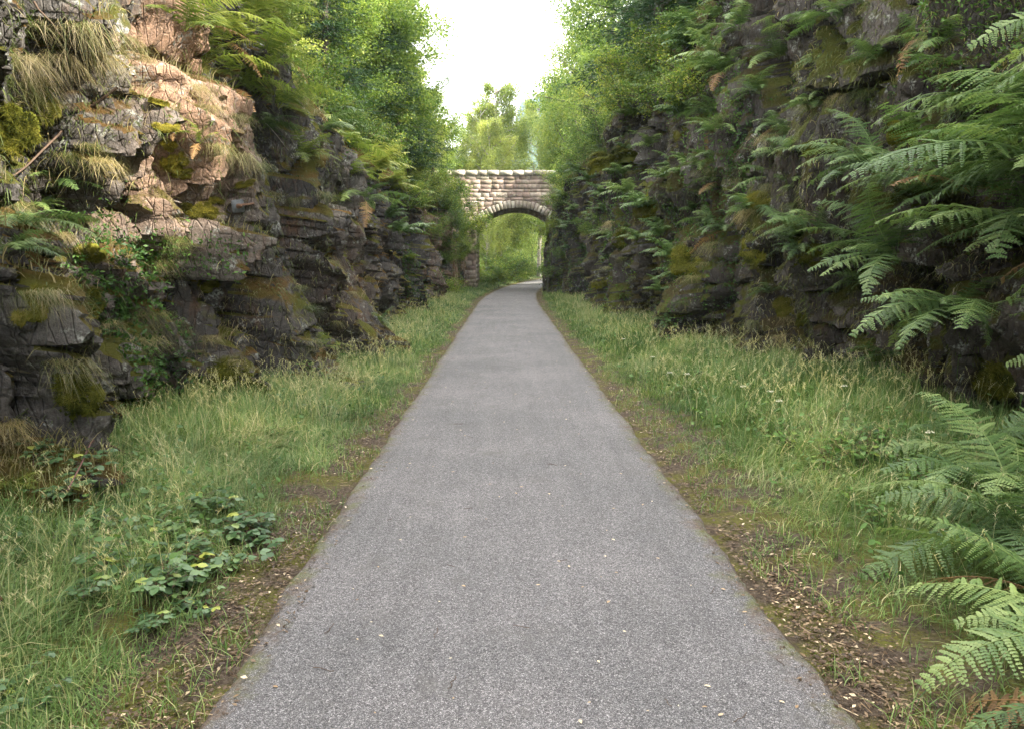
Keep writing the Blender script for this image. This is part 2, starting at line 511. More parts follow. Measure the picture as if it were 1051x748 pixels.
def hill_mat():
    m, t, out = nodes_of('wooded_hill'); n = N(t)
    P = n.pos()
    f = n.noise(P, .06, 6, .7)
    t.links.new(n.bsdf(n.ramp(f, [(.35, (.015, .03, .02)), (.6, (.045, .07, .035))]), 1.0, n.bump(f, 8), .1), out.inputs[0])
    return m
M['hill'] = hill_mat()

# ------------------------------------------------------------------ the lie of the land
def lerp_tab(tab):
    a = np.array(tab, float)
    return lambda y: np.interp(y, a[:, 0], a[:, 1])

bL = lerp_tab([(-12, 3.6), (0, 3.2), (3.5, 2.85), (5.4, 3.0), (6.6, 3.3), (8, 3.2), (9.2, 2.85), (11, 3.05), (14, 3.05), (22, 3.1), (33, 3.1), (39, 2.6), (43, 2.5), (48, 3.4), (56, 7), (80, 12), (160, 16)])
hL = lerp_tab([(-12, 4.4), (5, 4.4), (8, 5.3), (10, 4.8), (13, 4.2), (18, 3.8), (25, 3.8), (35, 4.0), (43, 4.3), (50, 2.2), (60, 1.0), (160, .6)])
rL = lerp_tab([(-12, 6.5), (12, 6.0), (32, 5.5), (40, 2.2), (44, 1.2), (50, 2.2), (70, 2), (160, 2)])
bR = lerp_tab([(-12, 4.7), (5, 4.55), (8.5, 4.5), (10.5, 4.3), (12.5, 3.75), (15, 3.6), (22, 3.55), (30, 3.4), (35, 2.9), (39, 2.45), (42.5, 2.35), (46, 2.7), (52, 4.2), (58, 6.5), (80, 14), (160, 20)])
hR = lerp_tab([(-12, 7.2), (9, 7.6), (13, 7.2), (17, 6.8), (25, 6.2), (34, 5.2), (41, 4.6), (48, 2.6), (60, 1.4), (160, 1)])
rR = lerp_tab([(-12, 9), (20, 8), (33, 5.5), (40, 2.4), (44, 1.7), (50, 1.5), (70, 2), (160, 2)])  # right bank's rise, made high beyond view so it shades the path

def path_c(y):
    y = np.asarray(y, float)
    q = np.clip(y - 28, 0, 40)
    return .08 + .0025 * q ** 2 + np.clip(y - 68, 0, 400) * .2
PATH_HW = 1.23

def y_rows():
    ys = list(np.arange(-12, 2.0, .16)); y = 2.0
    while y < 52:
        ys.append(y); y += .027 + .0021 * max(0, y - 3)
    while y < 170:
        ys.append(y); y *= 1.015
    return np.array(ys)

def make_cliff(side, b, h, rise, seed, mat, slope, name, label):
    ys = y_rows(); nr = 165
    v = np.linspace(0, 1, nr)
    Y = np.repeat(ys[:, None], nr, 1)
    Hh = h(ys) + .45 * fbm(ys * .35, ys * 0, seed=seed, octv=3)
    Z = -.35 + v[None, :] * (Hh[:, None] + .35)
    # fracture pattern in a warped frame tilted with the bedding
    wu = .35 * fbm(Y * .8, Z * .8, seed=seed + 5, octv=3); wv = .34 * fbm(Y * .8, Z * .8, seed=seed + 9, octv=3)
    tl = .10 if side < 0 else -.10
    U = Y + tl * Z + wu; W = Z - tl * .5 * Y * .35 + wv
    fade = np.clip((52 - Y) / 8, 0.25, 1)
    A = worley(U / .95, W / 1.9, seed + 20)
    B = worley(U / .36, W / .78, seed + 30)
    C = worley(U / .16, W / .25, seed + 40)
    D_ = worley(U / .075, W / .10, seed + 50)
    def blk(w_, tilt): return w_[0] - .5 + tilt * ((w_[1] - .5) * w_[3] + (w_[2] - .5) * w_[4])
    slabby = np.clip(.5 + 1.3 * fbm(Y * .5, Z * .7, seed=seed + 60, octv=2), 0, 1)      # where the rock splits into thin beds
    D = .85 * blk(A, .8) + .42 * blk(B, 1.1) * (.5 + .7 * slabby) + .15 * blk(C, 1.2) * (.25 + slabby) + .045 * blk(D_, 1.0) * slabby
    crack = np.exp(-(A[5] / .065) ** 2) * .36 + np.exp(-(B[5] / .07) ** 2) * .16 * (.3 + slabby) + np.exp(-(C[5] / .10) ** 2) * .05 * slabby
    D = D - crack + .10 * fbm(Y * 2.2, Z * 2.2, seed=seed + 70, octv=5, gain=.62)
    big = .55 * fbm(Y * .33, Z * .45, seed=seed + 80, octv=3)
    # broken ledges stepping back with height
    led = 0
    for k, (fz, dep) in enumerate(((.33, .30), (.62, .38), (.84, .35))):
        zz = Hh[:, None] * fz + .45 * fbm(Y * .45, Z * 0, seed=seed + 90 + k, octv=3)
        led = led + .5 * dep * (.5 + .5 * np.tanh((Z - zz) / .11)) * (.55 + .7 * vnoise(Y * .4, Z * 0, seed=seed + 100 + k))
    low = np.clip(1 - Z / .4, 0, 1) * .12                                                 # scree at the foot
    X = b(Y) + slope * np.clip(Z, 0, 9) + led - (D + big) * fade - low - .15
    lim = 1.75 - np.minimum(0, path_c(Y)) + 0 * Y                                         # never onto the path
    X = np.where(Y > 34, np.maximum(X, b(Y) - .35), X)
    X = np.maximum(X, lim)
    Zd = Z - .13 * (D + .2) * np.clip(Z / .6, 0, 1) * fade
    rock = np.stack([side * X, Y, Zd], -1)
    # the bank above
    a = np.concatenate([np.linspace(.05, 3.5, 50), 3.5 * 1.09 ** np.arange(1, 38)])
    rs_ = rise(ys)[:, None]; th = 1.15 if side < 0 else 1.25
    bx = X[:, -1:] + a[None] * (.72 - .2 * np.clip(1 - a[None] / 3, 0, 1))
    bz = Zd[:, -1:] + rs_ * (1 - np.exp(-a[None] * th * .62 / rs_)) + .02 * np.clip(a[None] - 8, 0, 200)
    by = np.repeat(ys[:, None], len(a), 1)
    nl = .28 * fbm(by * .9, bx * .9, seed=seed + 120, octv=5) * np.clip(a[None] / .6, 0, 1)
    bank = np.stack([side * (bx - nl * .6), by, bz + nl], -1)
    G = np.concatenate([rock, bank], 1)
    nz_, nv = G.shape[:2]
    idx = np.arange(nz_ * nv).reshape(nz_, nv)
    q = np.stack([idx[:-1, :-1], idx[1:, :-1], idx[1:, 1:], idx[:-1, 1:]], -1).reshape(-1, 4)
    if side > 0: q = q[:, ::-1]
    pad = lambda arr, c: np.concatenate([arr, np.full((nz_, len(a)), c)], 1).ravel()
    pb = np.clip(1.0 * (.5 * B[0] + .3 * A[1] + .3 * C[1] * slabby), 0, 1)
    if side < 0:
        wm = np.exp(-((Y - 8.1 - .25 * (Z - 3)) / .7) ** 2 - ((Z - 3.5) / 1.4) ** 2) * 1.3 + .4 * np.exp(-((Y - 14.5) / 2.5) ** 2 - ((Z - 1.4) / .8) ** 2) + .8 * np.clip((Y - 27) / 8, 0, 1) + .0
        mo = .09 + .14 * fbm(Y * .4, Z * .6, seed=3, octv=2) - .28 * np.clip(wm, 0, 1)
    else:
        wm = .12 + 0 * Y
        mo = .24 + .2 * fbm(Y * .5, Z * .5, seed=4, octv=2)
    attrs = dict(blk=pad(pb, .4), blk2=pad(.6 * A[2] + .4 * B[1], .5), crack=pad(crack, 0), warm=pad(np.clip(wm, 0, 1), 0), mossy=pad(mo, .55))
    me = make_mesh(name, G.reshape(-1, 3), q, mat, attrs, smooth=True)
    try:
        me.set_sharp_from_angle(angle=R(38))
    except Exception:
        pass
    o = link(name, me)
    o['kind'] = 'structure'
    bvh = BVHTree.FromPolygons([tuple(p) for p in G.reshape(-1, 3)], q.tolist())
    return G, nr, bvh

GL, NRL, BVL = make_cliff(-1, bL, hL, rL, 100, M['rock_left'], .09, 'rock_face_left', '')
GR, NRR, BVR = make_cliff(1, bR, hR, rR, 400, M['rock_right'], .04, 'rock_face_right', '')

def ground_z(x, y):
    x = np.asarray(x, float); y = np.asarray(y, float)
    e = np.clip(np.abs(x - path_c(y)) - 1.25, 0, 50)
    z = -.012 + .10 * np.clip(e / 1.6, 0, 1) + .06 * np.clip(e - 1.2, 0, 3) + (.05 * fbm(x * 1.7, y * 1.7, seed=31, octv=4) + .0) * np.clip(e / .5, 0, 1)
    return z

def make_ground():
    xs = np.concatenate([-np.geomspace(6.2, 2500, 40)[::-1], np.arange(-6, 6.01, .12), np.geomspace(6.2, 2500, 40)])
    ys = np.concatenate([-np.geomspace(8.2, 2500, 30)[::-1], np.arange(-8, 2, .3), np.arange(2, 22, .10), np.arange(22, 70, .3), np.geomspace(70, 3000, 60)])
    X, Y = np.meshgrid(xs, ys, indexing='ij')
    Z = ground_z(X, Y)
    far = np.clip((np.abs(X - path_c(Y)) - 1.75) / .6, 0, 1)
    idx = np.arange(X.size).reshape(X.shape)
    q = np.stack([idx[:-1, :-1], idx[1:, :-1], idx[1:, 1:], idx[:-1, 1:]], -1).reshape(-1, 4)
    me = make_mesh('ground', np.stack([X, Y, Z], -1).reshape(-1, 3), q, M['ground'], {'far': far.ravel()}, True)
    link('ground', me)['kind'] = 'structure'
make_ground()

def make_path():
    ys = np.concatenate([np.arange(-12, 2, .3), np.arange(2, 12, .05), np.arange(12, 60, .25), np.arange(60, 150, 1)])
    t = np.concatenate([[-1.0, -.985, -.96], np.linspace(-.92, .92, 19), [.96, .985, 1.0]])
    Y = np.repeat(ys[:, None], len(t), 1); T = np.repeat(t[None], len(ys), 0)
    wob = lambda s: .06 * fbm(ys * 1.3, ys * 0 + s, seed=50 + s, octv=6, gain=.75) + .02 * fbm(ys * .3, ys * 0, seed=60 + s)
    wl, wr = wob(1)[:, None], wob(9)[:, None]
    hw = PATH_HW + np.where(T < 0, wl, wr)
    X = path_c(Y) + T * hw
    Z = .016 + .022 * (1 - T ** 2) - .05 * np.clip(np.abs(T) - .97, 0, 1) / .03 + .004 * fbm(X * 1.5, Y * .8, seed=71)
    idx = np.arange(X.size).reshape(X.shape)
    q = np.stack([idx[:-1, :-1], idx[:-1, 1:], idx[1:, 1:], idx[1:, :-1]], -1).reshape(-1, 4)
    me = make_mesh('path', np.stack([X, Y, Z], -1).reshape(-1, 3), q, M['asphalt'], {'edge': np.abs(T).ravel() ** 3}, True)
    link('path', me)['kind'] = 'structure'
make_path()

def make_hill():
    xs = np.concatenate([np.linspace(-500, -60, 60), np.arange(-58, 120, 1.5), np.linspace(122, 900, 90)]); ys = np.linspace(560, 1400, 70)
    X, Y = np.meshgrid(xs, ys, indexing='ij')
    ridge = np.interp(X, [-500, -160, -60, -14, 1, 8, 14, 40, 130, 300, 900], [10, 16, 22, 40, 84, 126, 146, 152, 170, 200, 160])
    Z = ridge * np.sin(np.clip((Y - 560) / 160, 0, 1) * PI / 2) * (1 - .3 * np.clip((Y - 760) / 640, 0, 1)) + 6 * fbm(X * .09, Y * .07, seed=88, octv=5, gain=.7) * np.clip((Y - 560) / 60, 0, 1) - 3
    idx = np.arange(X.size).reshape(X.shape)
    q = np.stack([idx[:-1, :-1], idx[1:, :-1], idx[1:, 1:], idx[:-1, 1:]], -1).reshape(-1, 4)
    link('hill', make_mesh('hill', np.stack([X, Y, Z], -1).reshape(-1, 3), q, M['hill'], None, True))['kind'] = 'structure'
make_hill()

def hit(px, py):
    """where the sight line through a photo pixel meets the rock or ground"""
    o = Vector(cam.location); d = pix_dir(px, py)
    best = None
    for bv, s in ((BVL, -1), (BVR, 1)):
        r = bv.ray_cast(o, d, 400)
        if r[0] is not None and (best is None or r[3] < best[2]):
            best = (r[0], r[1], r[3], s)
    if d.z < -1e-3:
        t = CAM_Z / -d.z
        for _ in range(4):
            p = o + d * t
            t = (CAM_Z - float(ground_z(p.x, p.y))) / -d.z
        if best is None or t < best[2]:
            p = o + d * t
            best = (p, Vector((0, 0, 1)), t, -1 if p.x < 0 else 1)
    return best

def grid_sample(G, n, wfun, rs=RS):
    """random points over a cliff grid; wfun(centre, normal, iy, iv) gives the density"""
    a, b, c, d = G[:-1, :-1], G[1:, :-1], G[1:, 1:], G[:-1, 1:]
    nr = np.cross(c - a, d - b); ar = np.linalg.norm(nr, axis=-1) / 2
    nn = nr / (2 * ar[..., None] + 1e-9)
    ce = (a + b + c + d) / 4
    if ce[:, 10, 0].mean() < 0:
        nn = nn
    else:
        nn = -nn
    iy, iv = np.meshgrid(np.arange(ce.shape[0]), np.arange(ce.shape[1]), indexing='ij')
    wt = (ar * wfun(ce, nn, iy, iv)).ravel()
    wt = np.clip(wt, 0, None); cs = np.cumsum(wt); tot = cs[-1]
    k = np.searchsorted(cs, rs.uniform(0, tot, n))
    k = np.clip(k, 0, wt.size - 1)
    fi, fj = np.unravel_index(k, ce.shape[:2])
    u, v = rs.uniform(0, 1, (2, n))
    P = (a[fi, fj] * ((1 - u) * (1 - v))[:, None] + b[fi, fj] * (u * (1 - v))[:, None] + c[fi, fj] * (u * v)[:, None] + d[fi, fj] * ((1 - u) * v)[:, None])
    return P, nn[fi, fj], fi, fj

# ------------------------------------------------------------------ stone bridge
def prism(pts_xz, y0, y1):
    """solid from a front outline (x,z) between two depths"""
    n = len(pts_xz)
    V = [(x, y0, z) for x, z in pts_xz] + [(x, y1, z) for x, z in pts_xz]
    return np.array(V, float), n

def make_bridge():
    YF, YB = 43.0, 47.4
    cx, HS, Rr, zc = .62, 2.27, 3.07, 1.48
    half = math.asin(HS / Rr); ring = .40
    root = link('stone_bridge', None, loc=(cx, YF, 0))
    tag(root, 'old pink sandstone arch bridge with coped parapet crossing over the path', 'bridge')
    def part(name, me, par=root):
        o = link(name, me, par)
        if par is root: o.location = (-cx, -YF, 0)
        return o
    # core with the arch opening
    na = 28
    ang = np.linspace(-half, half, na)
    arc = [(cx + Rr * math.sin(a), zc + Rr * math.cos(a)) for a in ang]
    x0, x1, zt, zb = -8.5, 10.0, 6.28, -.3
    g = Geo()
    xl, xr = arc[0][0], arc[-1][0]
    def box(xa, xb, ya, yb, za, zb_, tone=.5, gg=g):
        V = np.array([(x, y, z) for x in (xa, xb) for y in (ya, yb) for z in (za, zb_)], float)
        gg.add(V, [(0, 1, 3, 2), (4, 6, 7, 5), (0, 4, 5, 1), (2, 3, 7, 6), (0, 2, 6, 4), (1, 5, 7, 3)], tone)
    box(x0, xl, YF, YB, zb, 5.3); box(xr, x1, YF, YB, zb, 5.3)
    for i in range(na - 1):
        (xa, za), (xb, zb2) = arc[i], arc[i + 1]
        V = np.array([(xa, YF, za), (xb, YF, zb2), (xb, YF, 5.3), (xa, YF, 5.3), (xa, YB, za), (xb, YB, zb2), (xb, YB, 5.3), (xa, YB, 5.3)])
        g.add(V, [(0, 1, 2, 3), (4, 7, 6, 5), (0, 4, 5, 1), (3, 2, 6, 7)], .5)
    box(x0, x1, YF, YF + .45, 5.303, zt); box(x0, x1, YB - .45, YB, 5.303, zt)
    part('wall_core', g.mesh('wall_core', M['mortar']))
    # coursed face stones
    g = Geo(); rs = np.random.RandomState(5)
    def ext(x):
        d = x - cx
        if abs(d) > HS + .38: return -9
        rr = Rr + ring
        return zc + math.sqrt(max(0, rr * rr - d * d))
    def stone(x_a, x_b, za, zb_, pr, tone, gg, y=YF, zl=None, zr=None):
        """rock-faced block standing pr proud of the core"""
        j = .004
        zl = za if zl is None else zl; zr = za if zr is None else zr
        if zb_ - max(zl, zr) < .05 and zb_ - min(zl, zr) < .08: return
        zl = min(zl, zb_ - .02); zr = min(zr, zb_ - .02)
        o = [(x_a + j, zl + j), (x_b - j, zr + j), (x_b - j, zb_ - j), (x_a + j, zb_ - j)]
        m = [(lerp(a, cxm, .05), lerp(b_, czm, .07)) for (a, b_) in o for cxm, czm in [((x_a + x_b) / 2, (zl + zr) / 4 + zb_ / 2)]]
        e = [((a + b_) / 2) for a, b_ in [(x_a, x_b)]]
        V = [(a, y - .005, c) for a, c in o] + [(a, y - pr * .6, c) for a, c in o] + [(a, y - pr - rs.uniform(0, .02), c) for a, c in m]
        V.append(((x_a + x_b) / 2 + rs.uniform(-.05, .05), y - pr - rs.uniform(.0, .03), (zl + zr) / 4 + zb_ / 2))
        F4 = [(0, 1, 5, 4), (1, 2, 6, 5), (2, 3, 7, 6), (3, 0, 4, 7), (4, 5, 9, 8), (5, 6, 10, 9), (6, 7, 11, 10), (7, 4, 8, 11)]
        b0 = gg.n
        gg.add(V, F4, tone)
        gg.F.setdefault(3, []).append(np.array([(8, 9, 12), (9, 10, 12), (10, 11, 12), (11, 8, 12)]) + b0)
    def lerp(a, b_, t): return a + (b_ - a) * t
    z = 0.0
    while z < zt - .02:
        hrow = rs.uniform(.17, .34)
        if zt - z - hrow < .15: hrow = zt - z
        x = x0 + rs.uniform(-.3, 0)
        while x < x1:
            wdt = rs.uniform(.2, .7)
            xa, xb = x, x + wdt
            x = xb
            if z < 5.2:
                # keep clear of the opening and of the ring
                lo, hi = xl, xr
                if z + hrow < 3.56:
                    if xb > lo and xa < hi:
                        if xa < lo - .12: xb = lo + .012
                        elif xb > hi + .12: xa = hi - .012
                        else: continue
                    stone(xa, xb, z, z + hrow, rs.uniform(.015, .05), rs.uniform(0, 1), g)
                    continue
                zl, zr = ext(xa), ext(xb)
                if zl < 0 and zr > 0: zr = z if xb < cx - 2.3 else zr
                zl = max(z, zl); zr = max(z, zr)
                if z < 3.56 and abs((xa + xb) / 2 - cx) < HS: continue
                if min(zl, zr) > z + hrow - .03: continue
                stone(xa, xb, z, z + hrow, rs.uniform(.015, .05), rs.uniform(0, 1), g, zl=zl, zr=zr)
            else:
                stone(xa, xb, z, z + hrow, rs.uniform(.015, .045), rs.uniform(.1, 1), g)
        z += hrow
    part('face_stones', g.mesh('face_stones', M['stone']))
    # reveal of the left abutment and the right one
    for sx, xx in ((1, xl), (-1, xr)):
        g = Geo(); z = -.1
        while z < 3.55:
            hrow = rs.uniform(.2, .32); y = YF - .05
            hrow = min(hrow, 3.6 - z)
            while y < YB - .1:
                wy = min(rs.uniform(.35, .7), YB - y)
                pr = rs.uniform(.03, .08)
                V = []
                for (dx, ins) in ((0.0, .008), (sx * pr, .03)):
                    V += [(xx + dx, y + ins, z + ins), (xx + dx, y + wy - ins, z + ins), (xx + dx, y + wy - ins, z + hrow - ins), (xx + dx, y + ins, z + hrow - ins)]
                g.add(V, [(4, 5, 6, 7), (0, 1, 5, 4), (1, 2, 6, 5), (2, 3, 7, 6), (3, 0, 4, 7)], rs.uniform(0, 1))
                y += wy
            z += hrow
        part('abutment_stones', g.mesh('abutment_stones', M['stone_pale']))
    # voussoirs
    g = Geo(); nvs = 25
    for i in range(nvs):
        a0 = -half + 2 * half * i / nvs + .004; a1 = -half + 2 * half * (i + 1) / nvs - .004
        ri, ro = Rr - .012, Rr + ring + rs.uniform(-.05, .03); pr = rs.uniform(.09, .12)
        V = []
        for yy, ins in ((YF - .004, 0), (YF - pr * .7, 0), (YF - pr, .02)):
            for a, r_ in ((a0 + ins / 3, ri + ins), (a1 - ins / 3, ri + ins), (a1 - ins / 3, ro - ins), (a0 + ins / 3, ro - ins)):
                V.append((cx + r_ * math.sin(a), yy, zc + r_ * math.cos(a)))
        g.add(V, [(0, 1, 5, 4), (1, 2, 6, 5), (2, 3, 7, 6), (3, 0, 4, 7), (4, 5, 9, 8), (5, 6, 10, 9), (6, 7, 11, 10), (7, 4, 8, 11), (8, 9, 10, 11)], rs.uniform(0, .9))
    part('arch_ring', g.mesh('arch_ring', M['stone_pale']))
    # soffit stones
    g = Geo()
    for i in range(nvs):
        a0 = -half + 2 * half * i / nvs + .005; a1 = -half + 2 * half * (i + 1) / nvs - .005
        y = YF + .01
        while y < YB - .05:
            wy = min(rs.uniform(.4, .8), YB - y); rr = Rr - rs.uniform(.015, .04)
            V = [(cx + q * math.sin(a), yy, zc + q * math.cos(a)) for q in (Rr + .0, rr) for a, yy in ((a0, y), (a1, y), (a1, y + wy - .012), (a0, y + wy - .012))]
            g.add(V, [(4, 5, 6, 7), (0, 1, 5, 4), (1, 2, 6, 5), (2, 3, 7, 6), (3, 0, 4, 7)], rs.uniform(0, .8))
            y += wy
    part('soffit_stones', g.mesh('soffit_stones', M['stone']))
    # coping: one child per parapet
    for ya, yb in ((YF - .10, YF + .52), (YB - .52, YB + .10)):
        g = Geo(); x = x0
        while x < x1:
            wdt = rs.uniform(.45, .8); hh = rs.uniform(.25, .275); j = .012
            V = []
            for zz, ins in ((zt + .003, 0), (zt + hh * .7, 0), (zt + hh, .06)):
                V += [(x + j + ins * .4, ya + ins, zz), (x + wdt - j - ins * .4, ya + ins, zz + rs.uniform(-.01, .01)), (x + wdt - j - ins * .4, yb - ins, zz), (x + j + ins * .4, yb - ins, zz)]
            g.add(V, [(3, 2, 1, 0), (0, 1, 5, 4), (1, 2, 6, 5), (2, 3, 7, 6), (3, 0, 4, 7), (4, 5, 9, 8), (5, 6, 10, 9), (6, 7, 11, 10), (7, 4, 8, 11), (8, 9, 10, 11)], rs.uniform(.2, .9))
            x += wdt
        part('coping', g.mesh('coping', M['stone_pale']))
make_bridge()

# ------------------------------------------------------------------ verge grass, litter
def edge_dist(x, y, side):
    return side * (x - path_c(y)) - PATH_HW

def verge_points(side, n, y0, y1, pw=1.0, lo=.28, rs=RS, bfun=None):
    u = rs.uniform(0, 1, n)
    y = y0 * (y1 / y0) ** u if pw else y0 + (y1 - y0) * u
    b = (bL if side < 0 else bR)(y)
    e0 = lo + np.interp(y, [3, 5, 10], [.08, 0, -.16]) + (.08 if side > 0 else 0) + .18 * fbm(y * 1.1, y * 0, seed=77 + side, octv=3)
    e1 = b - PATH_HW - side * path_c(y) + .55
    e1 = np.maximum(e1, e0 + .3)
    e = e0 + (e1 - e0) * rs.uniform(0, 1, n) ** .85
    x = side * (e + PATH_HW) + path_c(y)
    return x, y, e - e0

CLEAR = [(2.3, 3.3, .5), (2.2, 2.7, .5), (2.6, 4.0, .5), (2.9, 4.7, .45), (-1.95, 3.6, .35), (-1.7, 4.6, .25)]
def verge_grass(side):
    g = Geo(); rs = np.random.RandomState(20 + side)
    for (y0, y1, n, hs, ws) in ((1.9, 6, 52000, 1.0, .0042), (6, 14, 60000, 1.0, .0058), (14, 44, 60000, 1.0, .012), (44, 75, 14000, 1.3, .03)):
        x, y, e = verge_points(side, n, y0, y1, rs=rs)
        clump = fbm(x * 3.1, y * 3.1, seed=33 + side, octv=3)
        patch = fbm(x * .9, y * .6, seed=37 + side, octv=3)
        keep = rs.uniform(-1, 1, n) < clump * 2.2 + .7
        h = (.06 + .23 * np.clip(e / .9, 0, 1) + .09 * np.clip(patch, -.6, 1)) * rs.uniform(.5, 1.25, n) * hs * (1 + .35 * clump)
        h = np.where((e < .12), h * .7, h)
        for fx, fy, fr_ in CLEAR:
            keep &= ~((np.hypot(x - fx, y - fy) < fr_) & (rs.uniform(0, 1, n) < .45))
        x, y, h, clump, patch, e = (a[keep] for a in (x, y, h, clump, patch, e)); m = len(x)
        z = ground_z(x, y) - .01
        az = rs.uniform(0, 2 * PI, m) * .55 + (PI / 2 * (1 + side)) + rs.normal(0, .7, m) + 3.5 * clump   # leaning over towards the path
        lean = np.clip(rs.normal(.72, .38, m) + .4 * patch, .05, 1.5)
        tone = np.clip(.33 + .22 * clump + .30 * patch + rs.normal(0, .14, m) + np.where(rs.uniform(0, 1, m) < .15, .42, 0), 0, 1)
        blades(g, np.stack([x, y, z], 1), h, ws * rs.uniform(.7, 1.5, m), az, lean, tone, droop=np.clip(lean - .6, 0, 1) * .35)
    n = 4200; y = 1.9 * (30 / 1.9) ** rs.uniform(0, 1, n); e = rs.uniform(-.03, .42, n); x = side * (e + PATH_HW) + path_c(y)
    k = fbm(x * 4, y * 3, seed=51, octv=3) + e > .12; x, y, e = x[k], y[k], e[k]; n = len(x)
    blades(g, np.stack([x, y, ground_z(x, y)], 1), rs.uniform(.03, .13, n), .004 * (1 + y * .05), rs.uniform(0, 6.3, n), rs.uniform(.2, 1.2, n), np.clip(rs.normal(.45, .2, n), 0, 1))
    o = link('verge_grass', g.mesh('verge_grass', M['grass']))
    tag(o, 'long green grass along the foot of the %s rock face' % ('left' if side < 0 else 'right'), 'grass', kind='stuff')
    # tall flowering stems with feathery straw-coloured heads
    g = Geo()
    for (y0, y1, n, ws) in ((2.2, 7, 520, .0022), (7, 30, 1700, .004)):
        x, y, e = verge_points(side, n, y0, y1, lo=.5, rs=rs)
        hgt = rs.uniform(.35, .62, n); az = rs.uniform(0, 2 * PI, n); lean = rs.uniform(.1, .6, n)
        P = np.stack([x, y, ground_z(x, y)], 1)
        blades(g, P, hgt, ws, az, lean, np.full(n, .85), droop=.08)
        d = np.stack([np.cos(az), np.sin(az), 0 * az], 1)
        for s in np.linspace(.78, 1.0, 7):
            c = P + d * (hgt * lean * s ** 1.8)[:, None]
            c[:, 2] += hgt * (s * (1 - .35 * lean * s) - .08 * s ** 2.4)
            for _ in range(2):
                blades(g, c, rs.uniform(.015, .035, n), ws * 1.4, rs.uniform(0, 2 * PI, n), 1.0, rs.uniform(.8, 1, n))
    o = link('seed_heads', g.mesh('seed_heads', M['grass']))
    tag(o, 'feathery straw-coloured grass seed heads above the %s verge' % ('left' if side < 0 else 'right'), 'grass', kind='stuff')
verge_grass(-1); verge_grass(1)

def leaf_litter(side):
    g = Geo(); rs = np.random.RandomState(40 + side)
    n = 21000
    y = 1.9 * (40 / 1.9) ** rs.uniform(0, 1, n)
    e = np.clip(rs.normal(.13, .13, n), -.14, .8)
    x = side * (e + PATH_HW) + path_c(y)
    keep = (rs.uniform(-1, 1, n) < .1 + 2.2 * fbm(x * 2.5, y * 2.0, seed=45, octv=3)) | (e < .05) & (rs.uniform(0, 1, n) < .3)
    keep &= ~((e < 0) & (rs.uniform(0, 1, n) < .55))
    x, y, e = x[keep], y[keep], e[keep]; m = len(x)
    z = np.where(e < 0, .024, np.maximum(ground_z(x, y), -.005) + .008) + rs.uniform(0, .012, m)
    sz = rs.uniform(.006, .030, m) * (1 + .02 * y)
    tone = np.clip(rs.beta(2, 2.4, m) + np.where(rs.uniform(0, 1, m) < .06, .4, 0), 0, 1)
    leaves(g, np.stack([x, y, z], 1), np.stack([sz, sz * rs.uniform(.5, 1.2, m), sz], 1), tone, up=2.2, rs=rs)
    # broken bits of stalk
    k = 1100
    y = 1.9 * (22 / 1.9) ** rs.uniform(0, 1, k); e = np.clip(rs.normal(.2, .18, k), -.05, .8); x = side * (e + PATH_HW) + path_c(y)
    az = rs.uniform(0, 2 * PI, k)
    d = np.stack([np.cos(az), np.sin(az), rs.uniform(-.05, .12, k)], 1)
    fr = np.stack([d, np.stack([-np.sin(az), np.cos(az), 0 * az], 1), np.tile([0, 0, 1.0], (k, 1))], 1)
    ln = rs.uniform(.02, .09, k)
    TV = np.array([(0, -.5, 0), (1, -.3, .3), (1, .3, .3), (0, .5, 0), (0, 0, 1.0), (1, 0, .8)]); TF = np.array([(0, 1, 5, 4), (4, 5, 2, 3)])
    scatter(g, TV, [TF], np.stack([x, y, np.maximum(ground_z(x, y), .0) + .012], 1), fr, np.stack([ln, np.full(k, .004), np.full(k, .003)], 1), rs.uniform(.1, .9, k))
    o = link('leaf_litter', g.mesh('leaf_litter', M['litter']))
    tag(o, 'brown dead leaves and stalks lying along the %s edge of the path' % ('left' if side < 0 else 'right'), 'leaf litter', kind='stuff')
leaf_litter(-1); leaf_litter(1)

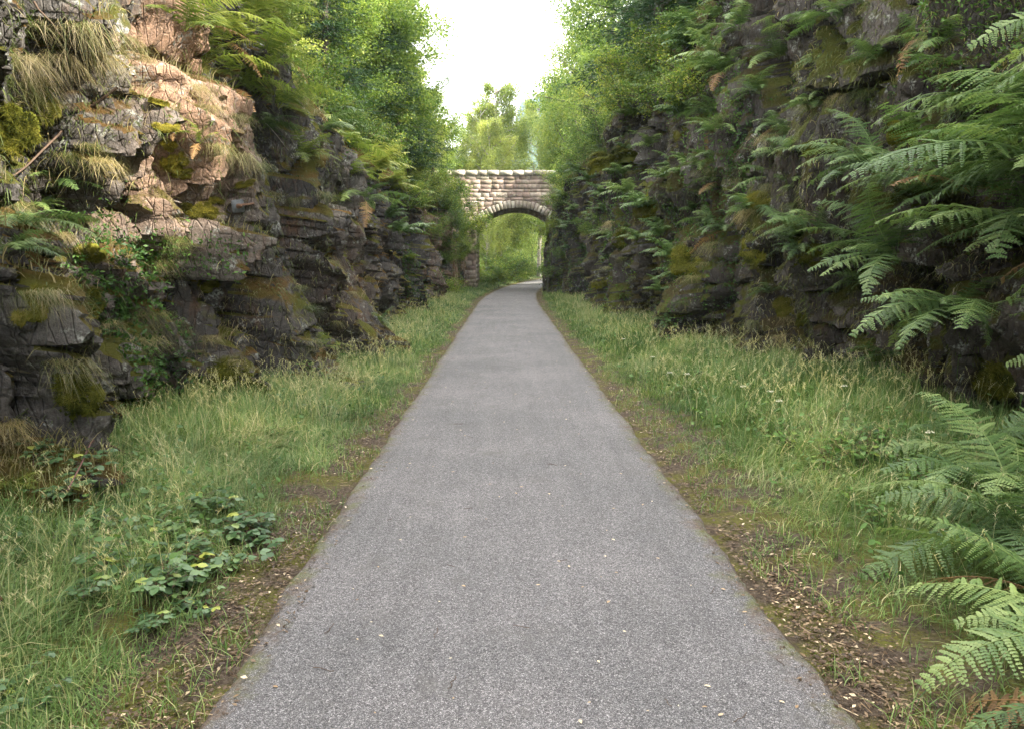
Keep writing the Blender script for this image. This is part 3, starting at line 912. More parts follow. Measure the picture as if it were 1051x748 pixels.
# ------------------------------------------------------------------ plant prototypes
def frond_mesh(name, Ln, seed, hi=True, npair=22, elev=(62, -28), wmax=.17, mat='fern', sway=.08):
    """one fern frond growing from the origin towards +X"""
    rs = np.random.RandomState(seed); g = Geo()
    ns = 26
    s = np.linspace(0, 1, ns)
    th = np.radians(elev[0] + (elev[1] - elev[0]) * s ** .8)
    step = Ln / (ns - 1)
    px = np.concatenate([[0], np.cumsum(np.cos(th[:-1]) * step)]); pz = np.concatenate([[0], np.cumsum(np.sin(th[:-1]) * step)])
    py = sway * Ln * np.sin(s * PI * .9) * rs.uniform(-1, 1)
    Pt = np.stack([px, py, pz], 1)
    V, F = tube(Pt, np.linspace(.006, .0012, ns) * Ln, 3 if not hi else 4)
    g.add(V, F, .75)
    def at(q):
        return np.array([np.interp(q, s, Pt[:, k]) for k in range(3)])
    qs = np.linspace(.16, .985, npair)
    for i, q in enumerate(qs):
        p = at(q); t = at(min(q + .02, 1)) - at(q - .02); t /= np.linalg.norm(t)
        up = np.cross(t, np.cross(np.array([0, 0, 1.0]), t)); up /= np.linalg.norm(up) + 1e-9
        lat = np.cross(up, t)
        u = (q - .16) / .84
        ln = Ln * wmax * (math.sin(PI * (0.16 + .84 * u) ** .75) ** .8 if u < .95 else .2) * rs.uniform(.9, 1.08) + .01 * Ln
        for sd in (-1, 1):
            fa = R(rs.uniform(60, 80)); dr = sd * lat * math.sin(fa) + t * math.cos(fa) + up * rs.uniform(-.35, .12)
            dr /= np.linalg.norm(dr)
            fw = np.cross(dr, up) * sd; fw = -fw if np.dot(fw, t) < 0 else fw
            tone = np.clip(.42 + rs.normal(0, .13) + .18 * u, 0, 1)
            curl = rs.uniform(.05, .38)
            if hi:
                k = max(4, int(ln / Ln / .0135)); wv = .030 * Ln
                j = np.arange(k); f = (j + .5) / k
                c = p + dr * (f * ln)[:, None] - up * (curl * ln * f ** 2)[:, None]
                pl = wv * .58 * (1 - .72 * f ** 1.5) * rs.uniform(.65, 1.2, k)
                for s2 in (-1, 1):
                    dd = fw * s2 * .93 + dr * .38 - up * .12; dd = dd / np.linalg.norm(dd)
                    nn = np.cross(dd, dr); nn = nn / np.linalg.norm(nn); nn = nn if nn[2] > 0 else -nn
                    ac = np.cross(nn, dd)
                    fr = np.tile(np.stack([dd, ac, nn])[None], (k, 1, 1))
                    scatter(g, PINN, PINN_F, c, fr, np.stack([pl, np.full(k, ln / k * 1.40), pl], 1), np.clip(tone + rs.normal(0, .06, k), 0, 1))
            else:
                f = np.array([0, .35, .7, 1.0]); wv = .020 * Ln
                c = p + dr * (f * ln)[:, None] - up * (curl * ln * f ** 2)[:, None]
                ww = wv * np.array([.8, 1, .65, .05])
                V = np.concatenate([c - fw * ww[:, None], c + fw * ww[:, None]])
                g.add(V, [(a, a + 1, a + 5, a + 4) for a in range(3)], tone)
    return g.mesh(name, M[mat])

FROND_HI = [frond_mesh('frond', 1.0, 60 + i, True, 25, e, .18) for i, e in enumerate([(58, -22), (48, -34), (70, -8), (40, -30), (55, -45)])]
FROND_LO = [frond_mesh('frond', 1.0, 80 + i, False, 20, e, .20) for i, e in enumerate([(58, -22), (45, -38), (70, -10)])]
FROND_DEAD = [frond_mesh('frond', 1.0, 75 + i, True, 22, e, .15, 'fern_dead') for i, e in enumerate([(30, -65), (15, -55)])]
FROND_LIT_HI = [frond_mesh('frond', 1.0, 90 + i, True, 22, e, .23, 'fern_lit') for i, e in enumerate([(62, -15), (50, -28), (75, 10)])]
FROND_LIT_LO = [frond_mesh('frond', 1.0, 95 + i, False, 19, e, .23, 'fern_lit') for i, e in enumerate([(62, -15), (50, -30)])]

def fern(loc, size, face, spread, n, pool, rs, tilt=0.0):
    """fern plant: an Empty with one child per frond; face = heading of the middle frond, spread = half the fan"""
    root = link('fern', None, loc=loc)
    for k in range(n):
        f = link('frond', pool[rs.randint(len(pool))], root)
        a = face + (spread * (2 * (k + rs.uniform(.1, .9)) / n - 1))
        sc = size * rs.uniform(.55, 1.15)
        if rs.uniform() < .03:
            f.data = FROND_DEAD[rs.randint(2)]; f['label'] = 'brown withered frond'
        f.rotation_euler = (rs.normal(0, .28), rs.normal(0, .2) + tilt, a)
        f.scale = (sc, sc, sc)
    return root

_merged = {}
def fern_far_mesh(key, pool, spread, n, seed, tilt=0.0):
    """whole small fern as one mesh, for plants too far off to show their fronds"""
    if key in _merged: return _merged[key]
    rs = np.random.RandomState(seed); g = Geo()
    for k in range(n):
        me = pool[rs.randint(len(pool))]
        V = np.empty(len(me.vertices) * 3, np.float32); me.vertices.foreach_get('co', V); V = V.reshape(-1, 3)
        T = np.empty(len(me.vertices), np.float32); me.attributes['tone'].data.foreach_get('value', T)
        a = spread * (2 * (k + rs.uniform(.2, .8)) / n - 1)
        Rm = np.array(Euler((rs.normal(0, .2), rs.normal(0, .15) + tilt, a)).to_matrix()) * rs.uniform(.7, 1.15)
        V = V @ Rm.T
        F = np.array([tuple(p.vertices) for p in me.polygons])
        g.add(V, F, T)
    _merged[key] = g.mesh('fern', me.materials[0])
    return _merged[key]

def tuft_mesh(name, n, h, spread, lean, droop, tone, seed, wd=.0042, face=None):
    rs = np.random.RandomState(seed); g = Geo()
    p = rs.normal(0, spread, (n, 3)); p[:, 2] = -np.abs(p[:, 2]) * .3
    az = rs.uniform(0, 2 * PI, n) if face is None else rs.normal(0, 1.0, n)
    blades(g, p, h * rs.uniform(.45, 1.2, n), wd * rs.uniform(.6, 1.4, n), az, np.clip(rs.normal(lean, .3, n), .1, 2), np.clip(rs.normal(tone, .28, n), 0, 1), droop=np.clip(rs.normal(droop, .25, n), 0, 2))
    return g.mesh(name, M['tuft'])

TUFT_UP = [tuft_mesh('grass_tuft', 170, .34, .07, .5, .1, t, 200 + i) for i, t in enumerate((.25, .5, .4))]
TUFT_HANG = [tuft_mesh('grass_tuft', 260, .36, .12, 1.1, d, t, 210 + i, face=0) for i, (d, t) in enumerate(((1.2, .45), (1.6, .75), (1.3, .3), (1.7, .6)))]

def leafy_plant_mesh(seed, n_stem, h, leaf, mat, tri=True, up=.5, arch=.6, per=9, stem='bramble_stem', hi=True):
    """stems plus broad leaves; returns (foliage mesh, stem mesh)"""
    rs = np.random.RandomState(seed); gl = Geo(); gs = Geo()
    for k in range(n_stem):
        a = rs.uniform(0, 2 * PI); ln = h * rs.uniform(.6, 1.25); s = np.linspace(0, 1, 9)
        ar = arch * rs.uniform(.6, 1.3)
        pts = np.stack([np.cos(a) * ln * ar * s ** 1.2 + .03 * rs.normal(), np.sin(a) * ln * ar * s ** 1.2 + .03 * rs.normal(), ln * (s - .55 * ar * s ** 2.2)], 1)
        pts[:, :2] += .04 * ln * fbm(s * 4 + k, s * 0 + seed, seed=seed, octv=2)[:, None]
        V, F = tube(pts, np.linspace(.0035, .0015, 9), 4); gs.add(V, F, .5)
        for q in np.linspace(.18, 1, per):
            c = np.array([np.interp(q, s, pts[:, j]) for j in range(3)])
            aa = rs.uniform(0, 2 * PI); out = np.array([math.cos(aa), math.sin(aa), rs.uniform(.1, .5)])
            pet = leaf * rs.uniform(.5, 1.0); c2 = c + out * pet
            V, F = tube(np.array([c, c + out * pet * .5 + (0, 0, .004), c2]), .0012, 3); gs.add(V, F, .5)
            tone = np.clip(rs.normal(.5, .2) + (.5 if rs.uniform() < .06 else 0), 0, 1)
            for dl in ((0, 1.0), (1.25, .82), (-1.25, .82)) if tri else ((0, 1.0),):
                ang = aa + dl[0] + rs.normal(0, .12)
                nx = np.array([math.cos(ang), math.sin(ang), rs.uniform(-.35, .1)]); nx /= np.linalg.norm(nx)
                nz = np.array([rs.normal(0, .25), rs.normal(0, .25), 1.0]); nz -= nx * np.dot(nz, nx); nz /= np.linalg.norm(nz)
                fr = np.stack([nx, np.cross(nz, nx), nz])[None]
                sz = leaf * dl[1] * rs.uniform(.8, 1.25)
                scatter(gl, LEAF_HI if hi else LEAF_Q, [LEAF_HI_F4, LEAF_HI_F3] if hi else [np.array([[0, 1, 2, 3]])], c2[None], fr, np.array([[sz, sz * 1.1, sz]]), np.array([tone]))
    return gl.mesh('foliage', M[mat]), gs.mesh('stems', M[stem])

BRAMBLE = [leafy_plant_mesh(300 + i, 5, .36, .066, 'bramble', arch=.85) for i in range(3)]
HERB = [leafy_plant_mesh(310 + i, 9, .34, .06, 'herb', tri=False, arch=.35, per=10) for i in range(3)]

def tree_arrays(kind, seed, H, Rc, nleaf, lsize, base=.25):
    """returns trunk geometry and crown geometry"""
    rs = np.random.RandomState(seed); gt = Geo(); gc = Geo()
    s = np.linspace(0, 1, 14)
    tr = np.stack([.04 * H * fbm(s * 2.5, s * 0 + seed, seed=seed, octv=2), .04 * H * fbm(s * 2.5, s * 0 + seed + 9, seed=seed + 3, octv=2), s * H * .97], 1)
    tr[:, :2] -= tr[0, :2]
    r0 = H * (.016 if kind != 'shrub' else .012)
    if kind == 'shrub':
        pass
    else:
        V, F = tube(tr, r0 * (1 - s) ** .8 + .008, 8); gt.add(V, F)
    pts = []; ext = []
    if kind == 'conifer':
        z = base * H; up = []
        dirs = []
        while z < .985 * H:
            f = (z - base * H) / (H * (1 - base)); lb = Rc * (1 - f) ** .85 * rs.uniform(.85, 1.15) + .1
            for k in range(6):
                a = rs.uniform(0, 2 * PI); l2 = lb * rs.uniform(.7, 1.15)
                q = np.linspace(0, 1, 7)
                c0 = np.array([np.interp(z, tr[:, 2], tr[:, 0]), np.interp(z, tr[:, 2], tr[:, 1]), z + rs.uniform(-.12, .12)])
                br = c0 + np.stack([np.cos(a) * l2 * q, np.sin(a) * l2 * q, l2 * (.18 * q - .42 * q ** 2 + .12 * q ** 4)], 1)
                V, F = tube(br, np.linspace(.018, .004, 7) * max(1, H / 9), 3); gt.add(V, F)
                nsub = int(9 + l2 * 9)
                for j in range(nsub):
                    t = rs.uniform(.12, 1)
                    p = np.array([np.interp(t, q, br[:, i]) for i in range(3)])
                    sa = a + rs.choice([-1, 1]) * rs.uniform(.5, 1.2); sl = l2 * .32 * (1.15 - t) + .10
                    d = np.array([math.cos(sa), math.sin(sa), rs.uniform(-.45, .05)])
                    m = max(3, int(sl / .05))
                    tt = (np.arange(m) + .5) / m
                    pts.append(p + d * (tt * sl)[:, None]); dirs.append(np.tile(d, (m, 1)))
            z += H * .034 * rs.uniform(.8, 1.2)
        P = np.concatenate(pts); D = np.concatenate(dirs); n = len(P)
        D = D + rs.normal(0, .45, D.shape); D /= np.linalg.norm(D, axis=1, keepdims=True)
        nn = rs.normal(0, .5, D.shape) + (0, 0, 1); nn -= D * (nn * D).sum(1, keepdims=True); nn /= np.linalg.norm(nn, axis=1, keepdims=True)
        fr = np.stack([D, np.cross(nn, D), nn], 1)
        cl = fbm(P[:, 0] * 1.6, P[:, 1] * 1.6, P[:, 2] * 1.6, seed=seed)
        tone = np.clip(.42 + .5 * cl + rs.normal(0, .15, n), 0, 1)
        leaves(gc, P, np.stack([lsize * rs.uniform(1.2, 2.4, n), lsize * rs.uniform(.6, 1.0, n), lsize * np.ones(n)], 1), tone, fr=fr)
        return gt, gc
    nl = 26 if kind != 'shrub' else 11
    cen = []
    for k in range(nl):
        f = (k + rs.uniform(0, 1)) / nl
        z0 = H * (base + (.92 - base) * f) if kind != 'shrub' else 0
        a = k * 2.4 + rs.uniform(-.5, .5)
        prof = math.sin(PI * (.18 + .78 * f)) ** .7
        l2 = Rc * prof * rs.uniform(.75, 1.2)
        el = R(rs.uniform(15, 60)) if kind != 'shrub' else R(rs.uniform(25, 80))
        if kind == 'shrub': l2 = H * rs.uniform(.6, 1.05)
        q = np.linspace(0, 1, 8)
        c0 = np.array([np.interp(z0, tr[:, 2], tr[:, 0]), np.interp(z0, tr[:, 2], tr[:, 1]), z0])
        br = c0 + np.stack([np.cos(a) * math.cos(el) * l2 * q, np.sin(a) * math.cos(el) * l2 * q, math.sin(el) * l2 * q - .12 * l2 * q ** 2], 1)
        br[:, 0] += .10 * l2 * fbm(q * 3, q * 0 + k, seed=seed + 7, octv=2) * q
        V, F = tube(br, np.linspace(r0 * .38, .006, 8), 4); gt.add(V, F)
        for j in range(9):
            t = rs.uniform(.28, 1); p = np.array([np.interp(t, q, br[:, i]) for i in range(3)])
            sa = a + rs.uniform(-1.5, 1.5); sl = l2 * rs.uniform(.2, .42); se = rs.uniform(-.2, .9)
            d = np.array([math.cos(sa) * math.cos(se), math.sin(sa) * math.cos(se), math.sin(se)])
            V, F = tube(np.array([p, p + d * sl * .5, p + d * sl + (0, 0, -.05 * sl)]), [.007, .005, .003], 3); gt.add(V, F)
            for _ in range(3):
                cen.append((p + d * sl * rs.uniform(.35, 1.1), rs.uniform(.5, 1.3)))
    C = np.array([c for c, _ in cen]); wgt = np.array([x for _, x in cen])
    k = rs.choice(len(C), nleaf, p=wgt / wgt.sum())
    sg = Rc * .066 * (1 + .5 * rs.uniform(size=len(C)))
    off = rs.normal(0, 1, (nleaf, 3)) * sg[k][:, None] * (1, 1, .75)
    if kind == 'birch':
        off[:, :2] *= .7
        off[:, 2] = -np.abs(rs.exponential(1, nleaf)) * Rc * .20 + .05
    P = C[k] + off
    ct = rs.normal(0, .2, len(C))
    tone = np.clip(.45 + ct[k] + rs.normal(0, .14, nleaf), 0, 1)
    sz = lsize * rs.uniform(.65, 1.35, nleaf)
    leaves(gc, P, np.stack([sz, sz * rs.uniform(.8, 1.3, nleaf), sz], 1), tone, up=.35, rs=rs)
    return gt, gc

def tree_proto(kind, seed, H, Rc, nleaf, lsize, mat, bark='bark', base=.25, name='tree'):
    gt, gc = tree_arrays(kind, seed, H, Rc, nleaf, lsize, base)
    tn = 'stems' if kind == 'shrub' else 'trunk'; cn = 'foliage' if kind == 'shrub' else 'crown'
    return (name, gt.mesh(tn, M[bark], True), gc.mesh(cn, M[mat]), tn, cn, H)

PR = {}
PR['birch'] = [tree_proto('birch', 500 + i, 12, 2.9, 46000, .100, 'birch', 'bark_pale', .2, 'birch_tree') for i in range(2)]
PR['broad'] = [tree_proto('broad', 510 + i, 11, 3.8, 40000, .112, 'broad', 'bark', .15, 'broadleaf_tree') for i in range(3)]
PR['conifer'] = [tree_proto('conifer', 520 + i, 9.5, 2.5, 0, .075, 'conifer', 'bark', .08, 'conifer_tree') for i in range(3)]
PR['shrub'] = [tree_proto('shrub', 530 + i, 1.8, 1.5, 4600, .072, 'shrub', 'twig', 0, 'leafy_shrub') for i in range(4)]

def place_tree(kind, v, loc, sc, rot=None, sxy=1.0):
    name, tm, cm, tn, cn, H = PR[kind][v % len(PR[kind])]
    root = link(name, None, loc=loc)
    root.rotation_euler.z = random.uniform(0, 2 * PI) if rot is None else rot
    root.scale = (sc * sxy, sc * sxy, sc)
    link(tn, tm, root); link(cn, cm, root)
    return root

# ------------------------------------------------------------------ registry: labels written once everything stands
REG = []
def reg(o, look, kind_word, cat, group, zone):
    REG.append((o, look, kind_word, cat, group, zone, tuple(o.location)))

ORD = ['first', 'second', 'third', 'fourth', 'fifth', 'sixth', 'seventh', 'eighth', 'ninth', 'tenth', 'eleventh', 'twelfth', 'thirteenth', 'fourteenth', 'fifteenth', 'sixteenth', 'seventeenth', 'eighteenth', 'nineteenth']
TEN = {20: 'twent', 30: 'thirt', 40: 'fort', 50: 'fift', 60: 'sixt', 70: 'sevent', 80: 'eight', 90: 'ninet'}
def ordinal(k):
    if k >= 100: return 'hundred-and-' + ordinal(k - 99)
    if k <= 19: return ORD[k - 1]
    t, u = k // 10 * 10, k % 10
    return TEN[t] + 'ieth' if u == 0 else TEN[t] + 'y-' + ORD[u - 1]

def write_labels():
    groups = {}
    for r in REG:
        groups.setdefault((r[1], r[2], r[5]), []).append(r)
    for (look, word, zone), rows in groups.items():
        rows.sort(key=lambda r: r[6][1])
        for k, (o, look, word, cat, group, zone, loc) in enumerate(rows):
            lab = '%s %s %s' % (look, word, zone) if len(rows) == 1 else '%s %s, %s from the camera, %s' % (look, word, ordinal(k + 1), zone)
            tag(o, lab, cat, group)

def surf_z(side, x, y):
    """height of the bank straight below a point"""
    bv = BVL if side < 0 else BVR
    r = bv.ray_cast(Vector((x, y, 60)), Vector((0, 0, -1)), 100)
    return r[0].z if r[0] is not None else float(ground_z(x, y))

def zone_of(p, side):
    h = (hL if side < 0 else hR)(p[1])
    sn = ('near ' if p[1] < 9.5 else 'middle ' if p[1] < 20 else 'far ') + ('left' if side < 0 else 'right')
    if p[2] < .35: return 'below the %s rock face' % sn
    if p[2] < h * .55: return 'low on the %s rock face' % sn
    if p[2] < h * .98: return 'high on the %s rock face' % sn
    return 'above the %s rock face' % sn

# ------------------------------------------------------------------ trees, plus unseen outer ones on the right added as shade casters
def tree_at_px(kind, v, px, y_dist, sc, zb=None, sxy=1.0, dz=0):
    x = (px - 519) / 790 * y_dist
    side = -1 if x < 0 else 1
    z = surf_z(side, x, y_dist) if zb is None else zb
    return place_tree(kind, v, (x, y_dist, z - .15 + dz), sc, sxy=sxy)

LWORD = 'above the left rock face'; RWORD = 'above the right rock face'
for (k, v, x, y, sc) in (('conifer', 0, -7.2, 17.5, .6), ('conifer', 2, -5.3, 24, .72), ('conifer', 0, -5.2, 29.5, .95), ('conifer', 1, -5.4, 34, 1.0), ('conifer', 2, -8.5, 27, 1.1), ('conifer', 1, -8.5, 20, 1.0), ('conifer', 0, -7.4, 35, 1.1), ('conifer', 2, -5.1, 38.5, .85)):
    o = place_tree(k, v, (x, y, surf_z(-1, x, y) - .15), sc, sxy=1.15)
    reg(o, 'dark green', 'conifer', 'tree', 'conifers above the left rock face', LWORD)
for (k, v, x, y, sc) in (('broad', 1, -7.4, 21.5, .6), ('broad', 2, -4.6, 36.5, .62), ('broad', 0, -5.4, 31.5, .8), ('broad', 1, -11.5, 16.5, .8), ('broad', 2, -10, 25, .95), ('broad', 1, -5.2, 40.8, .6), ('broad', 0, -5.8, 26.5, .62), ('birch', 0, -8.0, 18.5, .6), ('broad', 1, -7.0, 29, 1.0), ('broad', 0, -12, 12, .75), ('birch', 1, -6.5, 23.5, .7), ('broad', 2, -3.9, 41.6, .58), ('broad', 0, -5.0, 33, 1.0), ('birch', 0, -4.6, 38.8, .62)):
    o = place_tree(k, v, (x, y, surf_z(-1, x, y) - .25 * sc * 6), sc)
    reg(o, 'bushy', 'birch tree' if k == 'birch' else 'broadleaf tree', 'tree', 'broadleaf trees above the left rock face', LWORD)
for (k, v, x, y, sc) in (('conifer', 1, 4.7, 24.5, .95), ('conifer', 2, 5.2, 20.5, .95), ('conifer', 0, 5.4, 27.5, .9), ('conifer', 1, 6.6, 17, .8), ('conifer', 0, 7.0, 14, .75), ('conifer', 0, 8.0, 17.5, .9), ('conifer', 2, 5.6, 30.5, .9), ('conifer', 1, 9.0, 24, 1.1), ('conifer', 2, 9.5, 13, .95), ('conifer', 0, 10, 9, 1.0)):
    o = place_tree(k, v, (x, y, surf_z(1, x, y) - .15), sc, sxy=1.15)
    reg(o, 'dark feathery', 'conifer', 'tree', 'conifers above the right rock face', RWORD)
for (k, v, x, y, sc) in (('broad', 1, 6.2, 33.5, 1.05), ('broad', 2, 8.0, 19, .7), ('broad', 0, 5.0, 38, .55), ('broad', 0, 12, 15, 1.0), ('broad', 1, 12, 6, 1.0), ('broad', 2, 11, 26, 1.1), ('broad', 0, 10, 33, .9), ('broad', 0, 5.6, 42.0, .42)):  # outermost ones stand out of view, added to shade the cutting
    o = place_tree(k, v, (x, y, surf_z(1, x, y) - .25 * sc * 5), sc)
    reg(o, 'spreading', 'broadleaf tree', 'tree', 'broadleaf trees above the right rock face', RWORD)
# beyond the bridge
o = tree_at_px('birch', 0, 506, 62, 1.36, sxy=.85, zb=0); tag(o, 'tall yellow-green birch rising left of centre behind the bridge parapet', 'tree')
o = tree_at_px('birch', 1, 499, 54, .55, zb=0, sxy=.6); tag(o, 'slender birch with pale trunk standing under the left of the arch', 'tree')
for px_, y_, v_, sc_ in ((494, 60, 1, 1.18), (515, 64, 1, 1.2), (505, 58, 0, 1.05)):
    o = tree_at_px('birch', v_, px_, y_, sc_, sxy=.8, zb=0)
    reg(o, 'yellow-green', 'birch tree', 'tree', 'sunlit trees behind the bridge', 'behind the bridge parapet left of centre')
big = [(582, 60, 'broad', 1, 1.15), (592, 58, 'broad', 0, 1.75), (628, 52, 'broad', 1, 1.8), (578, 66, 'birch', 1, 1.45), (665, 60, 'birch', 0, 1.9), (620, 74, 'birch', 1, 2.0), (596, 84, 'birch', 0, 1.9), (446, 58, 'broad', 2, 1.0), (425, 66, 'birch', 1, 1.25), (380, 60, 'broad', 0, 1.3), (700, 70, 'broad', 1, 1.9), (470, 72, 'broad', 0, .85), (493, 66, 'birch', 1, 1.05), (514, 70, 'broad', 2, .85), (588, 64, 'broad', 0, 1.25), (553, 76, 'birch', 0, 1.5), (545, 88, 'broad', 1, .8), (535, 100, 'broad', 2, .75), (556, 96, 'broad', 0, .95), (525, 92, 'conifer', 1, .6)]
for px, y, k, v, sc in big:
    o = tree_at_px(k, v, px, y, sc, sxy=.72)
    reg(o, 'tall sunlit', k.replace('broad', 'broadleaf') + ' tree', 'tree', 'sunlit trees behind the bridge', 'behind the bridge on the %s' % ('left' if px < 519 else 'right'))
rs = np.random.RandomState(77)
for k in range(50):
    y = 60 + 2.0 * k + rs.uniform(-2, 2); sgn = -1 if k % 2 else 1
    x = float(path_c(y)) + sgn * rs.uniform(4, 11) - (2 if sgn < 0 else 0)
    if k % 3 == 2: y = 78 + k * 1.2; x = rs.uniform(-7, 2.6)
    kd = ('broad', 'birch', 'conifer', 'broad')[k % 4]
    if not (380 < 519 + x / y * 790 < 700): continue
    px = 519 + x / y * 790
    scm = .62 if 470 < px < 560 else .85
    o = place_tree(kd, k, (x, y, surf_z(sgn, x, y) - .1 if abs(x) > 3 else 0), rs.uniform(.8, 1.1) * scm)
    reg(o, 'woodland', {'broad': 'broadleaf', 'birch': 'birch', 'conifer': 'conifer'}[kd] + ' tree', 'tree', 'woodland trees seen through the arch', 'seen beyond the arch')
# bushes beyond and beside the bridge
for k in range(64):
    y = 48.5 + rs.uniform(0, 1) ** 1.3 * 36; sgn = -1 if rs.uniform() < .6 else 1
    x = float(path_c(y)) + sgn * (1.9 + rs.uniform(0, 3.2) + max(0, y - 60) * .05)
    o = place_tree('shrub', k, (x, y, max(float(ground_z(x, y)), surf_z(sgn, x, y)) - .05), rs.uniform(.7, 1.5))
    reg(o, 'bright', 'bush', 'bush', 'bushes beside the path past the bridge', 'beyond the bridge %s of the path' % ('left' if sgn < 0 else 'right'))

# ------------------------------------------------------------------ undergrowth covering the banks (nobody could count it)
def undergrowth(side):
    G, nr = (GL, NRL) if side < 0 else (GR, NRR)
    rs = np.random.RandomState(90 + side); g = Geo()
    def wf(ce, nn, iy, iv):
        d = np.hypot(ce[..., 0], ce[..., 1]); m = ((iv >= nr - 3) & (ce[..., 1] > 1.5) & (ce[..., 1] < 90) & (np.abs(ce[..., 0]) < 22)).astype(float)
        pt = .25 + np.clip(fbm(ce[..., 1] * .8, ce[..., 2] * .8, ce[..., 0] * .8, seed=12), -.2, 1) * 1.4
        return m * np.clip(pt, .12, 2) / (1 + (d / 14) ** 2)
    P, Nn, fi, fj = grid_sample(G, 90000, wf, rs)
    d = np.hypot(P[:, 0], P[:, 1]); ok = seen(P, 80); P, Nn, d = P[ok], Nn[ok], d[ok]; n = len(P)
    hh = rs.uniform(0, .30, n) * (1 + .6 * fbm(P[:, 0] * 2, P[:, 1] * 2, seed=15))
    Pl = P + Nn * hh[:, None] + (0, 0, .02)
    sz = rs.uniform(.02, .05, n) * (1 + d * .025)
    tone = np.clip(.4 + .45 * fbm(P[:, 0] * 1.4, P[:, 1] * 1.4, P[:, 2] * 1.4, seed=16) + rs.normal(0, .15, n), 0, 1)
    leaves(g, Pl, np.stack([sz * 1.4, sz, sz], 1), tone, up=.3, rs=rs)
    o = link('undergrowth', g.mesh('undergrowth', M['shrub']))
    tag(o, 'low leafy ground cover on the bank above the %s rock face' % ('left' if side < 0 else 'right'), 'undergrowth', kind='stuff')
    # grass and moss fringe on every ledge
    g = Geo()
    def wl(ce, nn, iy, iv):
        d = np.hypot(ce[..., 0], ce[..., 1])
        pt = fbm(ce[..., 1] * .55, ce[..., 2] * .8, seed=18 + side, octv=3)
        led = np.clip(nn[..., 2] - .25, 0, 1) * 1.6 * np.clip(pt + .35, 0, 1)
        bank = (iv >= nr - 6) * .55
        return ((ce[..., 1] > 2) & (ce[..., 1] < 48) & (ce[..., 2] > .15) & (np.abs(ce[..., 0]) < 14)) * (led + bank * .6 + .03 * np.clip(pt, 0, 1)) / (1 + (d / 8) ** 2)
    P, Nn, fi, fj = grid_sample(G, 75000, wl, rs)
    ok = seen(P, 50); P, Nn = P[ok], Nn[ok]; n = len(P); d = np.hypot(P[:, 0], P[:, 1])
    out = np.arctan2(Nn[:, 1], Nn[:, 0]) + rs.normal(0, .8, n)
    st = fbm(P[:, 1] * .7, P[:, 2] * .9, seed=19, octv=3)
    bankm = fj >= nr - 6; bankm = bankm[ok]
    hgt = np.where(bankm, rs.uniform(.10, .38, n), rs.uniform(.04, .20, n) * (1 + .8 * np.clip(st, -.5, 1)))
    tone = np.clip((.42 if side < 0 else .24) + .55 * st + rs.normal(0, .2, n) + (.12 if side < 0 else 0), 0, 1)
    steep = 1 - np.clip(Nn[:, 2], 0, 1)
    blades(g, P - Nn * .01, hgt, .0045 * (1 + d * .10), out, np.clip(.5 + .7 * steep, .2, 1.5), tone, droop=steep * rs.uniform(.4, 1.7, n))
    if side > 0 or True:
        def wm_(ce, nn, iy, iv):
            d = np.hypot(ce[..., 0], ce[..., 1])
            pt = fbm(ce[..., 1] * .8, ce[..., 2] * .5, seed=28 + side, octv=4)
            return ((ce[..., 1] > 3) & (ce[..., 1] < 45) & (iv < nr)) * np.clip(pt * 3 + (.5 if side > 0 else -.1), 0, 1) / (1 + (d / 8) ** 2)
        P, Nn, fi, fj = grid_sample(G, 70000 if side > 0 else 30000, wm_, rs)
        ok = seen(P, 50); P, Nn = P[ok], Nn[ok]; n = len(P); d = np.hypot(P[:, 0], P[:, 1])
        out = np.arctan2(Nn[:, 1], Nn[:, 0]) + rs.normal(0, .7, n)
        st = fbm(P[:, 1] * 1.1, P[:, 2] * 1.1, seed=39, octv=3)
        blades(g, P - Nn * .01, rs.uniform(.03, .12, n) * (1 + d * .02), .006 * (1 + d * .08), out, rs.uniform(.5, 1.2, n), np.clip(.28 + .5 * st + rs.normal(0, .15, n), 0, 1), droop=rs.uniform(.5, 1.6, n))
    o = link('ledge_grass', g.mesh('ledge_grass', M['tuft']))
    tag(o, 'thin green and straw-coloured grass growing along the ledges of the %s rock face' % ('left' if side < 0 else 'right'), 'grass', kind='stuff')
undergrowth(-1); undergrowth(1)

def wall_creeper(side, n0):
    G, nr = (GL, NRL) if side < 0 else (GR, NRR)
    rs = np.random.RandomState(190 + side); g = Geo()
    def wf(ce, nn, iy, iv):
        d = np.hypot(ce[..., 0], ce[..., 1])
        pt = fbm(ce[..., 1] * .7, ce[..., 2] * .55, seed=128 + side, octv=4)
        far = np.clip((ce[..., 1] - 26) / 10, 0, 1) * .5
        return ((ce[..., 1] > 4) & (ce[..., 1] < 44) & (iv < nr + 6) & (ce[..., 2] > .3)) * np.clip(pt * 3.2 + far + (-.25 if side > 0 else -.9), 0, 1) / (1 + (d / 12) ** 2)
    P, Nn, fi, fj = grid_sample(G, n0, wf, rs)
    ok = seen(P, 50); P, Nn = P[ok], Nn[ok]; n = len(P); d = np.hypot(P[:, 0], P[:, 1])
    sz = rs.uniform(.018, .045, n) * (1 + d * .02)
    Pl = P + Nn * rs.uniform(0, .16, n)[:, None] + (0, 0, -.04) * rs.uniform(0, 1, (n, 1))
    tone = np.clip(.3 + .5 * fbm(P[:, 1] * 1.6, P[:, 2] * 1.6, seed=66) + rs.normal(0, .15, n), 0, 1)
    leaves(g, Pl, np.stack([sz * 1.3, sz, sz], 1), tone, up=.1, rs=rs)
    o = link('wall_creeper', g.mesh('wall_creeper', M['herb']))
    tag(o, 'small green leaves creeping in patches over the %s rock face' % ('left' if side < 0 else 'right'), 'undergrowth', kind='stuff')
wall_creeper(1, 60000); wall_creeper(-1, 22000)

